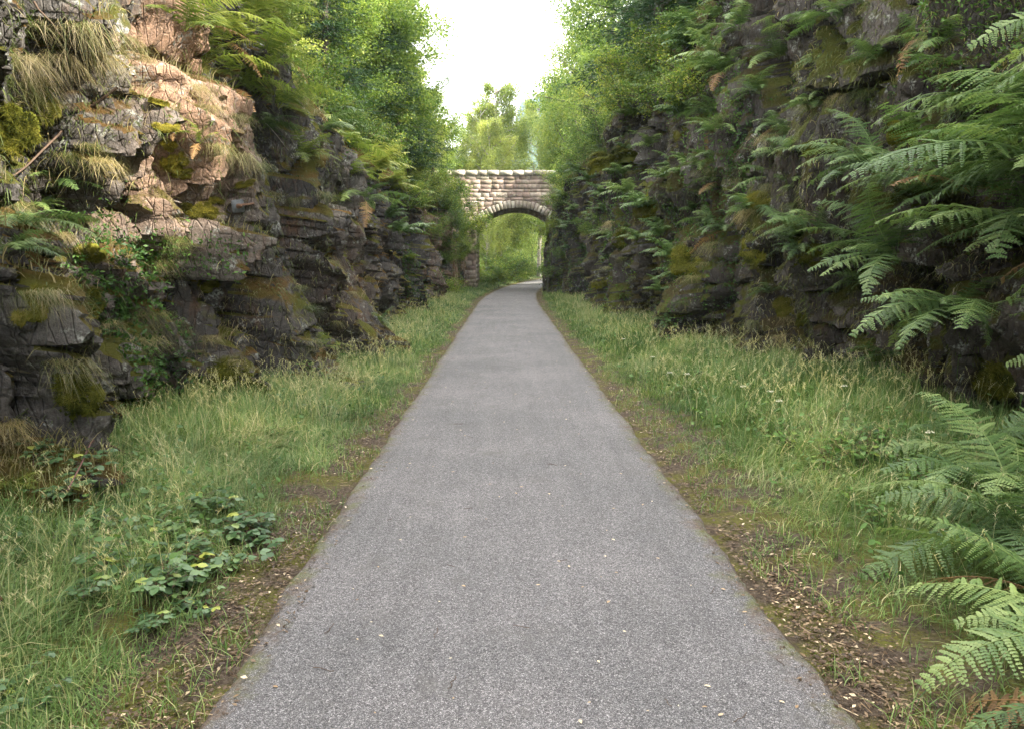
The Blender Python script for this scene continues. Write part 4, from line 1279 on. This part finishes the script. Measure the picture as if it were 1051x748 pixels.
def verge_weeds(side):
    rs = np.random.RandomState(290 + side); g = Geo(); n = 9000
    x, y, e = verge_points(side, n, 2.2, 26, lo=.3, rs=rs)
    k = (fbm(x * 1.8, y * 1.3, seed=140 + side, octv=3) > .10) & (e > .12)
    x, y = x[k], y[k]; n = len(x)
    P = np.stack([x, y, ground_z(x, y) + rs.uniform(.05, .30, n)], 1)
    fr = rand_rot(n, 1.1, rs); sz = rs.uniform(.022, .055, n) * (1 + y * .02)
    scatter(g, LEAF_HI, [LEAF_HI_F4, LEAF_HI_F3], P, fr, np.stack([sz, sz * rs.uniform(.6, 1.1, n), sz], 1), np.clip(.45 + .4 * fbm(x * 2, y * 2, seed=9) + rs.normal(0, .15, n), 0, 1))
    o = link('verge_weeds', g.mesh('verge_weeds', M['herb']))
    tag(o, 'small broad-leaved weeds mixed into the grass of the %s verge' % ('left' if side < 0 else 'right'), 'weeds', kind='stuff')
verge_weeds(-1); verge_weeds(1)

# ------------------------------------------------------------------ ferns
rs = np.random.RandomState(123)
FPLANTS = []
def put_fern(px, py, size, n=None, lit=False, face=None, spread=None, loc=None, side=None, tilt=0.0, sink=.03):
    if loc is None:
        h_ = hit(px, py)
        if h_ is None: return
        p, nrm, dist, side = h_
    else:
        p = Vector(loc); nrm = Vector((-side, 0, .3)); dist = (p - Vector(cam.location)).length
    ground = p.z < .4 and nrm.z > .8
    f = (0 if side < 0 else PI) if face is None else face
    if dist < 15:
        pool = FROND_LIT_HI if lit else FROND_HI
        sp = spread if spread is not None else (PI if ground else 1.9)
        o = fern((p.x, p.y, p.z - sink), size, f, sp, n or (10 if not ground else 11), pool, rs, tilt)
    else:
        pool = FROND_LIT_LO if lit else FROND_LO
        v = rs.randint(3)
        me = fern_far_mesh((lit, ground, v), pool, PI if ground else 2.0, 9, 700 + v)
        o = link('fern', me, loc=(p.x, p.y, p.z - sink)); o.rotation_euler.z = f + rs.normal(0, .3); o.scale = (size,) * 3
    reg(o, 'yellow-green' if lit else ('deep green'), 'fern', 'fern', 'ferns growing on the rock faces' if not ground else 'ferns in the verge', zone_of(p, side))

# the big ferns at the right edge of the photo
for (y, z, sz, face, sp, n) in ((5.6, 2.3, 1.45, 2.9, 1.2, 13), (5.2, 1.7, 1.25, 3.0, 1.3, 12), (6.3, 2.8, 1.4, 2.9, 1.2, 13), (6.8, 1.9, 1.45, 3.1, 1.3, 14), (6.0, 3.4, 1.2, 2.8, 1.3, 12), (7.6, 2.35, 1.4, 3.1, 1.3, 14), (7.4, 3.1, 1.2, 3.0, 1.4, 12), (5.6, 1.1, 1.1, 3.1, 1.4, 10), (8.3, 1.7, 1.2, 3.1, 1.4, 12), (7.0, 1.2, 1.1, 3.1, 1.4, 11), (8.8, 2.7, 1.15, 3.1, 1.4, 11), (4.9, 2.9, 1.3, 3.0, 1.2, 11)):
    r = BVR.ray_cast(Vector((1.9, y, z)), Vector((1, 0, 0)), 12)
    put_fern(0, 0, sz, n, False, face, sp, loc=(r[0].x - .25, y, z), side=1)
# bottom right corner ferns on the verge
for (x, y, sz, face, sp, n) in ((2.5, 3.3, .92, 3.0, PI, 15), (2.38, 2.75, .85, 3.0, PI, 14), (2.85, 4.0, .98, 3.1, PI, 14), (2.15, 2.25, .75, 3.0, PI, 12), (3.2, 4.7, 1.02, 3.1, PI, 13), (3.6, 5.6, .8, 3.1, PI, 10)):
    z = float(ground_z(x, y))
    put_fern(0, 0, sz, n, False, face, sp, loc=(x, y, z + .12), side=1, sink=.03)
# right rock face
for (px, py, s) in ((800, 60, .9), (760, 30, .9), (830, 30, .9), (780, 95, .8), (745, 75, .8), (720, 45, .9), (700, 90, .8), (690, 20, .9), (860, 20, .8), (900, 60, .5), (770, 215, .8), (745, 235, .7), (690, 262, .7), (700, 285, .65), (680, 300, .6), (660, 215, .7), (640, 180, .8), (620, 200, .8), (605, 185, .8), (612, 225, .6), (655, 245, .5), (718, 170, .6), (735, 135, .7), (820, 155, .5),
                    (860, 375, .5), (850, 430, .45), (915, 365, .55), (940, 330, .7), (980, 320, .7), (590, 215, .6), (600, 255, .5), (670, 150, .8), (650, 120, .8), (690, 330, .5), (790, 300, .45), (890, 290, .6), (625, 265, .4), (712, 215, .5), (800, 130, .6), (845, 95, .6), (930, 130, .5)):
    put_fern(px, py, s)
# left bank and rock face
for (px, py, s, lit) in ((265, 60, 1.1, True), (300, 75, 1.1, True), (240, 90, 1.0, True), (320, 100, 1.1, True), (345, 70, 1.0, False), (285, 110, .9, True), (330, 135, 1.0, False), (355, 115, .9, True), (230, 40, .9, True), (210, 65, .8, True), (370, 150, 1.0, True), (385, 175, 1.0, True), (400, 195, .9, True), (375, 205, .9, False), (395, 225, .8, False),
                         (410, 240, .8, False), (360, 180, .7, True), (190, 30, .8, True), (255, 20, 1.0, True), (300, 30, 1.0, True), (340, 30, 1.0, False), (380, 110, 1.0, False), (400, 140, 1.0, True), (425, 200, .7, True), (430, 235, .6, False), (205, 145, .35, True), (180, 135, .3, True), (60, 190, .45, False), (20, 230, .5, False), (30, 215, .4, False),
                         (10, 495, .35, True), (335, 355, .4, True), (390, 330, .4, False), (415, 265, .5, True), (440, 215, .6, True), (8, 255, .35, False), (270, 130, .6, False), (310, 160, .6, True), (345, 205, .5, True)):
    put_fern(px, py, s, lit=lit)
for k in range(46):
    y = 8.5 + 17 * rs.uniform() ** 1.2; x = -float(bL(y)) - rs.uniform(.9, 3.6)
    z = surf_z(-1, x, y)
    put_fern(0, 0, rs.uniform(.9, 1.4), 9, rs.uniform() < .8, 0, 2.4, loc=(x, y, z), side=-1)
# more of them, scattered over the banks
for side, G, nr, cnt in ((-1, GL, NRL, 45), (1, GR, NRR, 55)):
    P, Nn, fi, fj = grid_sample(G, cnt * 5, lambda ce, nn, iy, iv: ((iv > nr - 12) & (ce[..., 1] > 4) & (ce[..., 1] < 42) & (np.abs(ce[..., 0]) < 10)) * (1 / (1 + (ce[..., 1] / 16) ** 2)), rs)
    ok = np.where(seen(P, 10))[0][:cnt]
    for k in ok:
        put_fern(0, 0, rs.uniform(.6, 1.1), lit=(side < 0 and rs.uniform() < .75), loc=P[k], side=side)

P, Nn, fi, fj = grid_sample(GR, 500, lambda ce, nn, iy, iv: ((iv > 45) & (iv < NRR) & (ce[..., 1] > 6) & (ce[..., 1] < 38)) * np.clip(nn[..., 2] + .25, 0, 1) / (1 + (ce[..., 1] / 15) ** 2), rs)
for k in np.where(seen(P, 10))[0][:58]:
    put_fern(0, 0, rs.uniform(.5, .95), loc=P[k], side=1)

# ------------------------------------------------------------------ grass tufts hanging on the rock
def put_tuft(px, py, s, hang=True, v=None, loc=None, side=None):
    if loc is None:
        h_ = hit(px, py)
        if h_ is None: return
        p, nrm, dist, side = h_
    else: p = Vector(loc)
    pool = TUFT_HANG if hang else TUFT_UP
    v = rs.randint(len(pool)) if v is None else v
    s *= rs.uniform(.42, .8); o = link('grass_tuft', pool[v], loc=(p.x, p.y, p.z)); o.scale = (s, s * rs.uniform(.8, 1.5), s * rs.uniform(.8, 1.1))
    o.rotation_euler.z = (0 if side < 0 else PI) + rs.normal(0, .35)
    look = ('drooping' if hang else 'upright') + (' straw' if hang and v in (1, 3) else ' green')
    reg(o, look, 'grass tuft', 'grass tuft', 'grass tufts on the rock faces', zone_of(p, side))
for (px, py, s, v) in ((168, 258, 1.0, 0), (160, 270, .9, 2), (178, 245, .8, 1), (125, 325, 1.0, 1), (140, 318, 1.0, 1), (160, 322, 1.0, 3), (178, 330, 1.0, 1), (190, 340, .9, 3), (110, 330, .9, 1), (66, 370, .8, 1), (40, 300, .8, 1), (55, 300, .7, 3), (150, 335, .9, 1), (15, 210, .9, 0), (8, 225, 1.0, 2), (20, 300, .6, 3), (305, 295, .8, 0), (315, 315, .8, 2), (318, 185, .9, 0), (300, 205, .9, 2),
                       (330, 200, .8, 0), (280, 200, .8, 0), (245, 160, .8, 1), (225, 150, .8, 3), (265, 170, .8, 0), (90, 150, .8, 0), (70, 160, .7, 2), (100, 165, .7, 1), (60, 60, 1.1, 1), (30, 90, 1.0, 3), (100, 60, 1.0, 1), (90, 30, 1.0, 3), (40, 30, 1.1, 0), (20, 60, 1.0, 1), (130, 40, .9, 1), (215, 110, .9, 1), (200, 90, .8, 3), (240, 120, .8, 0), (5, 435, .7, 1), (10, 470, .7, 3), (20, 450, .6, 1),
                       (345, 330, .7, 1), (320, 350, .7, 3), (360, 300, .6, 1), (240, 370, .5, 1), (215, 345, .6, 1), (205, 360, .6, 3), (60, 240, .6, 1), (45, 255, .6, 0), (85, 225, .6, 0)):
    put_tuft(px, py, s, True, v)
for (px, py, s, v) in ((750, 155, 1.1, 0), (770, 170, 1.2, 2), (735, 175, 1.1, 0), (790, 140, 1.2, 3), (760, 185, 1.0, 0), (720, 195, 1.0, 2), (640, 265, 1.0, 0), (625, 275, 1.0, 0), (650, 285, 1.0, 2), (735, 250, 1.0, 1), (725, 270, 1.1, 3), (715, 285, 1.1, 0), (700, 310, .9, 2), (775, 330, .8, 1), (800, 345, .8, 3), (860, 400, .8, 1), (900, 405, 1.0, 3), (925, 425, 1.0, 1), (905, 430, .9, 3), (880, 60, .7, 2), (950, 40, .7, 2), (1000, 130, .9, 1), (980, 110, .8, 3),
                       (815, 210, .7, 2), (850, 180, .6, 2), (680, 200, .8, 0), (590, 270, .8, 0), (605, 285, .8, 0), (660, 320, .7, 2), (790, 190, .8, 3), (830, 110, .7, 2), (745, 120, 1.0, 0)):
    put_tuft(px, py, s, True, v)
for side, G, nr, cnt in ((-1, GL, NRL, 60), (1, GR, NRR, 90)):
    P, Nn, fi, fj = grid_sample(G, cnt * 4, lambda ce, nn, iy, iv: ((ce[..., 2] > .3) & (ce[..., 1] > 2.5) & (ce[..., 1] < 40) & (np.abs(ce[..., 0]) < 9)) * np.clip(nn[..., 2] - .1, 0, 1) * (1 / (1 + (ce[..., 1] / 11) ** 2)), rs)
    ok = np.where(seen(P, 10))[0][:cnt]
    for k in ok:
        put_tuft(0, 0, rs.uniform(.5, 1.0), rs.uniform() < .7, loc=P[k], side=side)

# ------------------------------------------------------------------ moss cushions
def moss_mesh(seed, n=56):
    """cluster of soft lumps that sinks into the rock at its ragged rim"""
    rs_ = np.random.RandomState(seed)
    q = np.linspace(-1.25, 1.25, n); X, Y = np.meshgrid(q, q, indexing='ij')
    H = np.zeros_like(X)
    for k in range(15):
        a = rs_.uniform(0, 2 * PI); r_ = .85 * math.sqrt(rs_.uniform()); sg = rs_.uniform(.16, .36)
        H = np.maximum(H, rs_.uniform(.5, 1.1) * np.sqrt(np.clip(1 - ((X - r_ * math.cos(a)) ** 2 + (Y - r_ * math.sin(a)) ** 2) / sg ** 2, 0, 1)) * (1.15 - .5 * r_) * (.4 + sg * 2))
    H = H + .30 * fbm(X * 3.3, Y * 3.3, seed=seed, octv=5, gain=.6) - .26 - .5 * np.clip(np.hypot(X, Y) - .8, 0, 1)
    P = np.stack([X, Y, H], -1); idx = np.arange(n * n).reshape(n, n)
    qd = np.stack([idx[:-1, :-1], idx[1:, :-1], idx[1:, 1:], idx[:-1, 1:]], -1).reshape(-1, 4)
    up = (H.ravel() > -.16); qd = qd[up[qd].any(1)]
    tone = np.clip(.38 + .5 * fbm(X * 2.5, Y * 2.5, seed=seed + 3, octv=3), 0, 1).ravel()
    g = Geo(); g.add(P.reshape(-1, 3), qd, tone)
    c = np.where(H.ravel() > -.05)[0]; k = c[rs_.randint(0, len(c), 5200)]
    B = P.reshape(-1, 3)[k] + rs_.normal(0, .02, (5200, 3)) * (1, 1, 0)
    blades(g, B, rs_.uniform(.10, .32, 5200), .020, rs_.uniform(0, 2 * PI, 5200), rs_.uniform(.3, 1.3, 5200), np.clip(tone[k] + rs_.normal(.05, .22, 5200), 0, 1))
    return g
M['moss'] = leaf_mat('moss', [(0, (.018, .025, .006)), (.4, (.085, .092, .015)), (.75, (.16, .155, .028)), (1, (.20, .17, .05))], .15, rough=.95, spec=.05, var=.5)
M['moss_y'] = leaf_mat('yellow_moss', [(0, (.05, .05, .012)), (.5, (.15, .135, .022)), (1, (.33, .28, .05))], .15, rough=.95, spec=.05, var=.3)
MOSS = [moss_mesh(800 + i).mesh('moss_cushion', M['moss']) for i in range(3)]
MOSSY = [moss_mesh(810 + i).mesh('moss_cushion', M['moss_y']) for i in range(2)]
for (px, py, r, yel, sz) in ((88, 310, .13, 0, (1, 1, .8)), (130, 418, .22, 0, (.8, 1.1, .8)), (75, 405, .14, 0, (.8, 1, .8)), (90, 258, .11, 0, (1, 1, .8)), (215, 400, .30, 0, (.7, 1.1, 1.3)), (235, 425, .25, 0, (.7, 1, 1)), (35, 105, .17, 0, (.8, 1.3, .8)), (10, 130, .16, 0, (.8, 1, .8)), (208, 290, .12, 0, (.8, .8, 1.2)), (30, 310, .10, 0, (1, 1, .8)),
                             (178, 165, .09, 1, (.6, 1, 1.5)), (186, 178, .08, 1, (.6, .9, 1.3)), (204, 215, .09, 1, (.6, .9, 1.3)), (162, 105, .06, 1, (.6, .9, 1.6)), (170, 130, .05, 1, (.6, .9, 1.6)), (218, 205, .07, 1, (.5, .7, 1.6)), (250, 190, .06, 1, (.5, .7, 1.8)), (172, 148, .07, 1, (.6, .9, 1.4)),
                             (675, 208, .36, 0, (1, 1.1, .8)), (655, 220, .22, 0, (.8, 1, .8)), (710, 265, .30, 0, (.8, 1, 1.5)), (812, 310, .20, 0, (.7, .9, 1.3)), (825, 325, .14, 0, (.7, .9, 1)), (830, 262, .18, 0, (.7, 1, 1.2)), (770, 260, .18, 0, (.7, 1, 1.2)), (1010, 375, .26, 0, (.7, 1, 1.5)), (630, 160, .5, 0, (.8, 1, 1.4)), (620, 290, .30, 0, (.8, 1, .9)), (790, 200, .2, 0, (.7, .9, 2)), (930, 130, .16, 0, (.7, 1, 1.2)), (845, 150, .14, 0, (.6, .8, 1.8)), (700, 140, .3, 0, (.8, 1, .8)), (640, 250, .3, 0, (.7, .9, 1.6)), (820, 240, .15, 0, (.6, .9, 1.3))):
    h_ = hit(px, py)
    if h_ is None or h_[2] > 60: continue
    p, nrm, dist, side = h_
    o = link('moss_cushion', (MOSSY if yel else MOSS)[rs.randint(2 if yel else 3)], loc=p - nrm * r * .10)
    r *= 1.25 if p.x < 0 else 1.1
    ax = (nrm + Vector((0, 0, .35))).normalized()
    o.rotation_euler = (ax.to_track_quat('Z', 'Y') @ Euler((0, 0, rs.uniform(-.5, .5))).to_quaternion()).to_euler()
    o.scale = (r * sz[2] * rs.uniform(.8, 1.3), r * sz[1] * rs.uniform(.8, 1.2), r * .55)
    reg(o, 'yellow' if yel else 'olive', 'moss cushion', 'moss', 'moss cushions on the rock', zone_of(p, side))

# ------------------------------------------------------------------ shrubs on the banks and ledges
for (px, py, s) in ((440, 170, .8), (455, 190, .8), (450, 215, .8), (462, 235, .7), (455, 255, .6), (470, 215, .7), (430, 150, .9), (468, 180, .8), (445, 245, .6), (410, 170, .7), (395, 60, 1.1), (410, 100, 1.0), (430, 120, 1.0), (380, 90, .9), (460, 270, .5), (472, 255, .5), (415, 215, .6), (475, 245, .8), (468, 262, .7), (476, 225, .8), (452, 275, .5)):
    h_ = hit(px, py)
    if h_ is None or h_[2] > 60: continue
    o = place_tree('shrub', rs.randint(4), h_[0] - Vector((0, 0, .08)), s)
    reg(o, 'leafy', 'shrub', 'shrub', 'shrubs on the cutting sides', zone_of(h_[0], h_[3]))
for (px, py, s) in ((600, 170, .9), (585, 195, .8), (578, 215, .7), (620, 150, 1.0), (640, 120, 1.0), (660, 100, .9), (690, 70, .9), (572, 235, .5), (580, 270, .5), (570, 285, .5), (610, 240, .5), (720, 110, .7), (680, 120, .8), (700, 100, .5)):
    h_ = hit(px, py)
    if h_ is None or h_[2] > 60: continue
    o = place_tree('shrub', rs.randint(4), h_[0] - Vector((0, 0, .08)), s)
    reg(o, 'dark leafy', 'shrub', 'shrub', 'shrubs on the cutting sides', zone_of(h_[0], h_[3]))

for (x, y, s) in ((-2.85, 41.4, 1.1), (-3.0, 40.0, 1.2), (-3.6, 41.6, 1.3), (-2.9, 42.2, 1.3), (-2.8, 38.6, .9), (-3.2, 36.8, .9), (-2.55, 42.3, .75), (-3.0, 34.8, .8), (3.1, 41.4, .7), (3.6, 40.2, 1.0), (3.4, 38.6, .9), (4.2, 41.9, 1.2), (3.9, 36.8, 1.0), (4.1, 34.5, 1.0)):
    sg = -1 if x < 0 else 1; z = surf_z(sg, x, y)
    o = place_tree('shrub', rs.randint(4), (x, y, z - .3), s)
    reg(o, 'leafy' if sg < 0 else 'dark leafy', 'shrub', 'shrub', 'shrubs on the cutting sides', zone_of((x, y, max(z, 5.0)), sg))
for (x, y, z, s) in ((-2.7, 41.2, 2.8, .5), (-2.7, 40.2, 1.6, .5), (-2.7, 39.5, 2.8, .7), (2.6, 41.8, 3.0, .5), (2.7, 40.8, 2.0, .55)):
    sg = -1 if x < 0 else 1
    r = (BVL if sg < 0 else BVR).ray_cast(Vector((0, y, z)), Vector((sg, 0, 0)), 12)
    o = place_tree('shrub', rs.randint(4), (r[0].x, y, z), s)
    reg(o, 'leafy' if sg < 0 else 'dark leafy', 'shrub', 'shrub', 'shrubs on the cutting sides', zone_of((x, y, z), sg))
for side, G, nr, cnt in ((-1, GL, NRL, 40), (1, GR, NRR, 24)):
    P, Nn, fi, fj = grid_sample(G, cnt * 6, lambda ce, nn, iy, iv: ((iv > nr + 2) & (ce[..., 1] > (17 if side < 0 else 8)) & (ce[..., 1] < 42) & (np.abs(ce[..., 0]) < 9.5)) * (1 / (1 + (ce[..., 1] / 25) ** 2)), rs)
    for k in np.where(seen(P, 10))[0][:cnt]:
        o = place_tree('shrub', rs.randint(4), Vector(P[k]) - Vector((0, 0, .1)), rs.uniform(.45, .95))
        reg(o, 'leafy' if side < 0 else 'dark leafy', 'shrub', 'shrub', 'shrubs on the cutting sides', zone_of(P[k], side))

# ------------------------------------------------------------------ brambles and herbs in the verges
def put_leafy(pool, name, x, y, s, look, word, cat, grp, zone, z=None):
    fm, sm = pool[rs.randint(len(pool))]
    root = link(name, None, loc=(x, y, (float(ground_z(x, y)) if z is None else z)))
    root.rotation_euler.z = rs.uniform(0, 2 * PI); root.scale = (s,) * 3
    link('foliage', fm, root); link('stems', sm, root)
    reg(root, look, word, cat, grp, zone)
for (px, py, s) in ((135, 600, .9), (165, 612, .9), (200, 600, .95), (235, 590, .9), (255, 565, .9), (225, 555, .9), (180, 570, .95), (150, 560, .9), (110, 570, .9), (90, 545, .9), (130, 525, .9), (185, 530, .9), (230, 525, .8), (265, 545, .7), (60, 510, .8), (40, 480, .8), (75, 490, .8), (205, 630, .6), (160, 640, .55), (100, 610, .8), (115, 470, .6), (170, 490, .6), (20, 560, .7), (10, 720, .6), (30, 735, .5)):
    h_ = hit(px, py); p = h_[0]
    put_leafy(BRAMBLE, 'bramble', p.x, p.y, s * .9, 'three-leaved', 'bramble', 'bramble', 'brambles in the verge', 'in the grass of the left verge', z=p.z - .02)
for (px, py, s) in ((835, 460, .9), (860, 475, 1.0), (880, 465, .9), (815, 470, .9), (850, 490, .9), (900, 470, 1.0), (885, 485, 1.0), (920, 460, .9), (860, 445, .9), (700, 350, 1.0), (685, 340, 1.0), (715, 365, .9), (790, 455, .7), (940, 500, .8), (960, 520, .8), (780, 440, .7), (830, 435, .7), (900, 540, .6), (870, 520, .6), (640, 310, 1.1), (720, 395, .8)):
    h_ = hit(px, py); p = h_[0]
    put_leafy(HERB, 'nettle', p.x, p.y, s, 'leafy green', 'nettle clump', 'nettle', 'leafy herbs in the verge', 'in the grass of the right verge', z=p.z - .02)
for (px, py, s) in ((300, 420, .8), (345, 400, .8), (330, 430, .7), (290, 455, .7), (360, 380, .9), (320, 385, .8), (250, 470, .7)):
    h_ = hit(px, py); p = h_[0]
    put_leafy(HERB, 'nettle', p.x, p.y, s, 'leafy green', 'nettle clump', 'nettle', 'leafy herbs in the verge', 'in the grass of the left verge', z=p.z - .02)

# white-headed wild flowers
def flower_mesh(seed, h, mat, nhead=16, r=.03):
    rs_ = np.random.RandomState(seed); gs = Geo(); gh = Geo()
    s = np.linspace(0, 1, 6); pts = np.stack([.06 * h * s ** 2 * rs_.normal(), .06 * h * s ** 2 * rs_.normal(), h * s], 1)
    V, F = tube(pts, .0022, 4); gs.add(V, F, .5)
    for k in range(nhead):
        a = rs_.uniform(0, 2 * PI); rr = r * math.sqrt(rs_.uniform()); c = pts[-1] + (rr * math.cos(a), rr * math.sin(a), .012 + rs_.uniform(-.006, .006))
        V, F = tube(np.array([pts[-2] + (0, 0, h * .08), c]), .0008, 3); gs.add(V, F, .5)
        leaves(gh, np.repeat(c[None], 5, 0), np.full(5, .009), rs_.uniform(0, 1, 5), up=1, rs=rs_)
    for k in range(6):
        q = rs_.uniform(.1, .7); c = pts[0] + (0, 0, h * q)
        leaves(gs, c[None], np.array([.05]), np.array([.5]), up=.8, rs=rs_)
    return gh.mesh('flower_head', M[mat]), gs.mesh('stem', M['herb'])
FL = [flower_mesh(900 + i, .42 + .05 * i, 'petal') for i in range(2)]
for k, (px, py) in enumerate(((868, 408), (790, 420), (802, 425), (705, 395), (690, 385), (670, 370), (955, 470), (1045, 430), (765, 405), (640, 345))):
    h_ = hit(px, py + 35); p = h_[0]
    fm, sm = FL[k % 2]
    root = link('wild_flower', None, loc=p); link('flower_head', fm, root); link('stem', sm, root)
    reg(root, 'white-headed', 'wild flower', 'wild flower', 'white wild flowers in the verge', 'in the grass of the right verge')
h_ = hit(992, 372); fm, sm = flower_mesh(930, .34, 'purple', 26, .05)
root = link('wild_flower', None, loc=h_[0] + Vector((-.08, 0, -.15))); link('flower_head', fm, root); link('stem', sm, root)
tag(root, 'small purple flower beside the moss at the right edge of the photo', 'wild flower')
h_ = hit(695, 213); fm, sm = flower_mesh(931, .30, 'yellow', 30, .06)
root = link('wild_flower', None, loc=h_[0] + Vector((-.1, 0, -.2))); link('flower_head', fm, root); link('stem', sm, root)
tag(root, 'yellow flower on the ledge of the right rock face', 'wild flower')

# ------------------------------------------------------------------ metal plate bolted to the left rock
h_ = hit(236, 212)
root = link('rock_anchor', None, loc=h_[0] + Vector((.10, -.03, 0)))
tag(root, 'small grey square steel plate with a bar bolted on the left rock', 'rock anchor')
root.rotation_euler = (R(4), R(-6), R(38))
g = Geo()
hs, th = .07, .006
V = []
for yy in (-th, th):
    for a in range(20):
        an = 2 * PI * a / 20 + PI / 20
        c, s_ = math.cos(an), math.sin(an); k = (abs(c) ** 8 + abs(s_) ** 8) ** (-1 / 8)
        V.append((hs * c * k, yy, hs * s_ * k))
g.add(V, [(i, (i + 1) % 20, 20 + (i + 1) % 20, 20 + i) for i in range(20)], .5)
g.F[20] = [np.array([list(range(19, -1, -1))]), np.array([list(range(20, 40))])]
link('plate', g.mesh('plate', M['steel']), root)
g = Geo(); V, F = tube(np.array([(0, -.02, 0), (0, -.10, 0), (.005, -.11, 0)]), [.016, .016, .002], 8); g.add(V, F)
V, F = tube(np.array([(0, -.004, 0), (0, -.022, 0), (0, -.024, 0)]), [.030, .030, .001], 6); g.add(V, F)
link('bolt', g.mesh('bolt', M['rust']), root)
g = Geo(); V, F = tube(np.array([(.02, -.02, .01), (.08, -.05, .015), (.16, -.06, .02), (.162, -.06, .02)]), [.012, .012, .012, .001], 8); g.add(V, F)
link('bar', g.mesh('bar', M['rust']), root)

# ------------------------------------------------------------------ roots and bare branches on the left rock
def strand(pix, rad, name, label, cat, mat='twig', off=.06):
    pts = []
    for px, py in pix:
        h_ = hit(px, py)
        d = (h_[0] - Vector(cam.location)).normalized()
        pts.append(np.array(h_[0] - d * off))
    pts = np.array(pts)
    t = np.linspace(0, 1, len(pts)); tt = np.linspace(0, 1, 24)
    # keep a smooth depth so that the root hangs over hollows
    pts[:, 0] = np.polyval(np.polyfit(t, pts[:, 0], 2), t); pts[:, 1] = np.polyval(np.polyfit(t, pts[:, 1], 2), t)
    P = np.stack([np.interp(tt, t, pts[:, k]) for k in range(3)], 1) + .03 * np.stack([fbm(tt * 3, tt * 0 + k_, seed=k_ + 5, octv=2) for k_ in range(3)], 1)
    P -= P[0]
    V, F = tube(P, np.linspace(rad, rad * .5, 24), 6)
    g = Geo(); g.add(V, F)
    o = link(name, g.mesh(name, M[mat], True), loc=pts[0] * 1.0)
    tag(o, label, cat)
strand([(118, 92), (85, 115), (50, 148), (20, 175), (0, 192)], .012, 'root', 'long pale root slanting across the rock at the upper left', 'root', 'twig')
strand([(35, 2), (45, 18), (60, 35), (78, 52)], .010, 'root', 'thin dark root curving over the earth at the top left corner', 'root')
strand([(268, 120), (285, 142), (305, 165)], .008, 'dry_stick', 'dry stick leaning across the left rock above the steel plate', 'stick', 'bark_pale')
strand([(70, 495), (95, 470), (128, 452), (175, 455)], .006, 'bare_branch', 'bare brown branch arching over the left verge', 'branch', 'bramble_stem', .35)

# ------------------------------------------------------------------ leaves and twigs lying on the path
def dead_leaf_mesh(seed):
    rs_ = np.random.RandomState(seed); g = Geo()
    V = LEAF_HI.copy(); V[:, 2] += .22 * np.abs(V[:, 1]) + .10 * V[:, 0] ** 2 * rs_.uniform(.2, 1.5); V -= (.5, 0, 0)
    g.add(V, LEAF_HI_F4, rs_.uniform(.4, .8)); g.F.setdefault(3, []).append(LEAF_HI_F3)
    return g.mesh('fallen_leaf', M['deadleaf'])
DL = [dead_leaf_mesh(i) for i in range(5)]
def path_z(x, y): return .018 + .022 * (1 - ((x - float(path_c(y))) / PATH_HW) ** 2)
for k in range(150):
    y = 2.5 * (24 / 2.5) ** rs.uniform(); t = rs.uniform(-1, 1); t = np.sign(t) * abs(t) ** .8; x = float(path_c(y)) + t * 1.1
    s = rs.uniform(.008, .021) * (1 + y * .03)
    o = link('fallen_leaf', DL[k % 5], loc=(x, y, path_z(x, y) + .003)); o.rotation_euler.z = rs.uniform(0, 6.3); o.scale = (s * 1.3, s, s)
    tag(o, 'tiny pale dead leaf lying on the grey asphalt path', 'leaf', 'dead leaves scattered on the path')
for k in range(26):
    y = 2.6 * (14 / 2.6) ** rs.uniform(); x = float(path_c(y)) + rs.uniform(-1.1, 1.1); ln = rs.uniform(.03, .12)
    q = np.linspace(-.5, .5, 7); P = np.stack([q * ln, .12 * ln * fbm(q * 4 + k, q * 0, seed=k, octv=2), 0 * q + .003], 1)
    V, F = tube(P, .0016, 4); g = Geo(); g.add(V, F)
    o = link('twig', g.mesh('twig', M['twig']), loc=(x, y, path_z(x, y))); o.rotation_euler.z = rs.uniform(0, 6.3)
    tag(o, 'thin dark twig lying on the grey asphalt path', 'twig', 'twigs scattered on the path')
o = link('fallen_leaf', DL[2], loc=(1.33, 21.0, .05)); o.scale = (.22, .16, .14); o.rotation_euler.z = .3
tag(o, 'large whitish fallen leaf at the right edge of the path near the bridge', 'leaf')

write_labels()

# ------------------------------------------------------------------ hazy air
USE_HAZE = True
if USE_HAZE:
    x0, x1, y0, y1, z0, z1 = -2600, 2600, -2600, 3100, -6, 300
    V = np.array([(x, y, z) for x in (x0, x1) for y in (y0, y1) for z in (z0, z1)], float)
    m, t, out = nodes_of('air')
    pv = t.nodes.new('ShaderNodeVolumePrincipled')
    pv.inputs['Color'].default_value = (.62, .78, 1.0, 1)
    pv.inputs['Density'].default_value = .00035
    pv.inputs['Anisotropy'].default_value = .3
    t.links.new(pv.outputs[0], out.inputs['Volume'])
    o = link('haze', make_mesh('haze', V, np.array([(0, 1, 3, 2), (4, 6, 7, 5), (0, 4, 5, 1), (2, 3, 7, 6), (0, 2, 6, 4), (1, 5, 7, 3)]), m))
    tag(o, 'pale bluish air fading the far wooded hill', 'haze', kind='stuff')
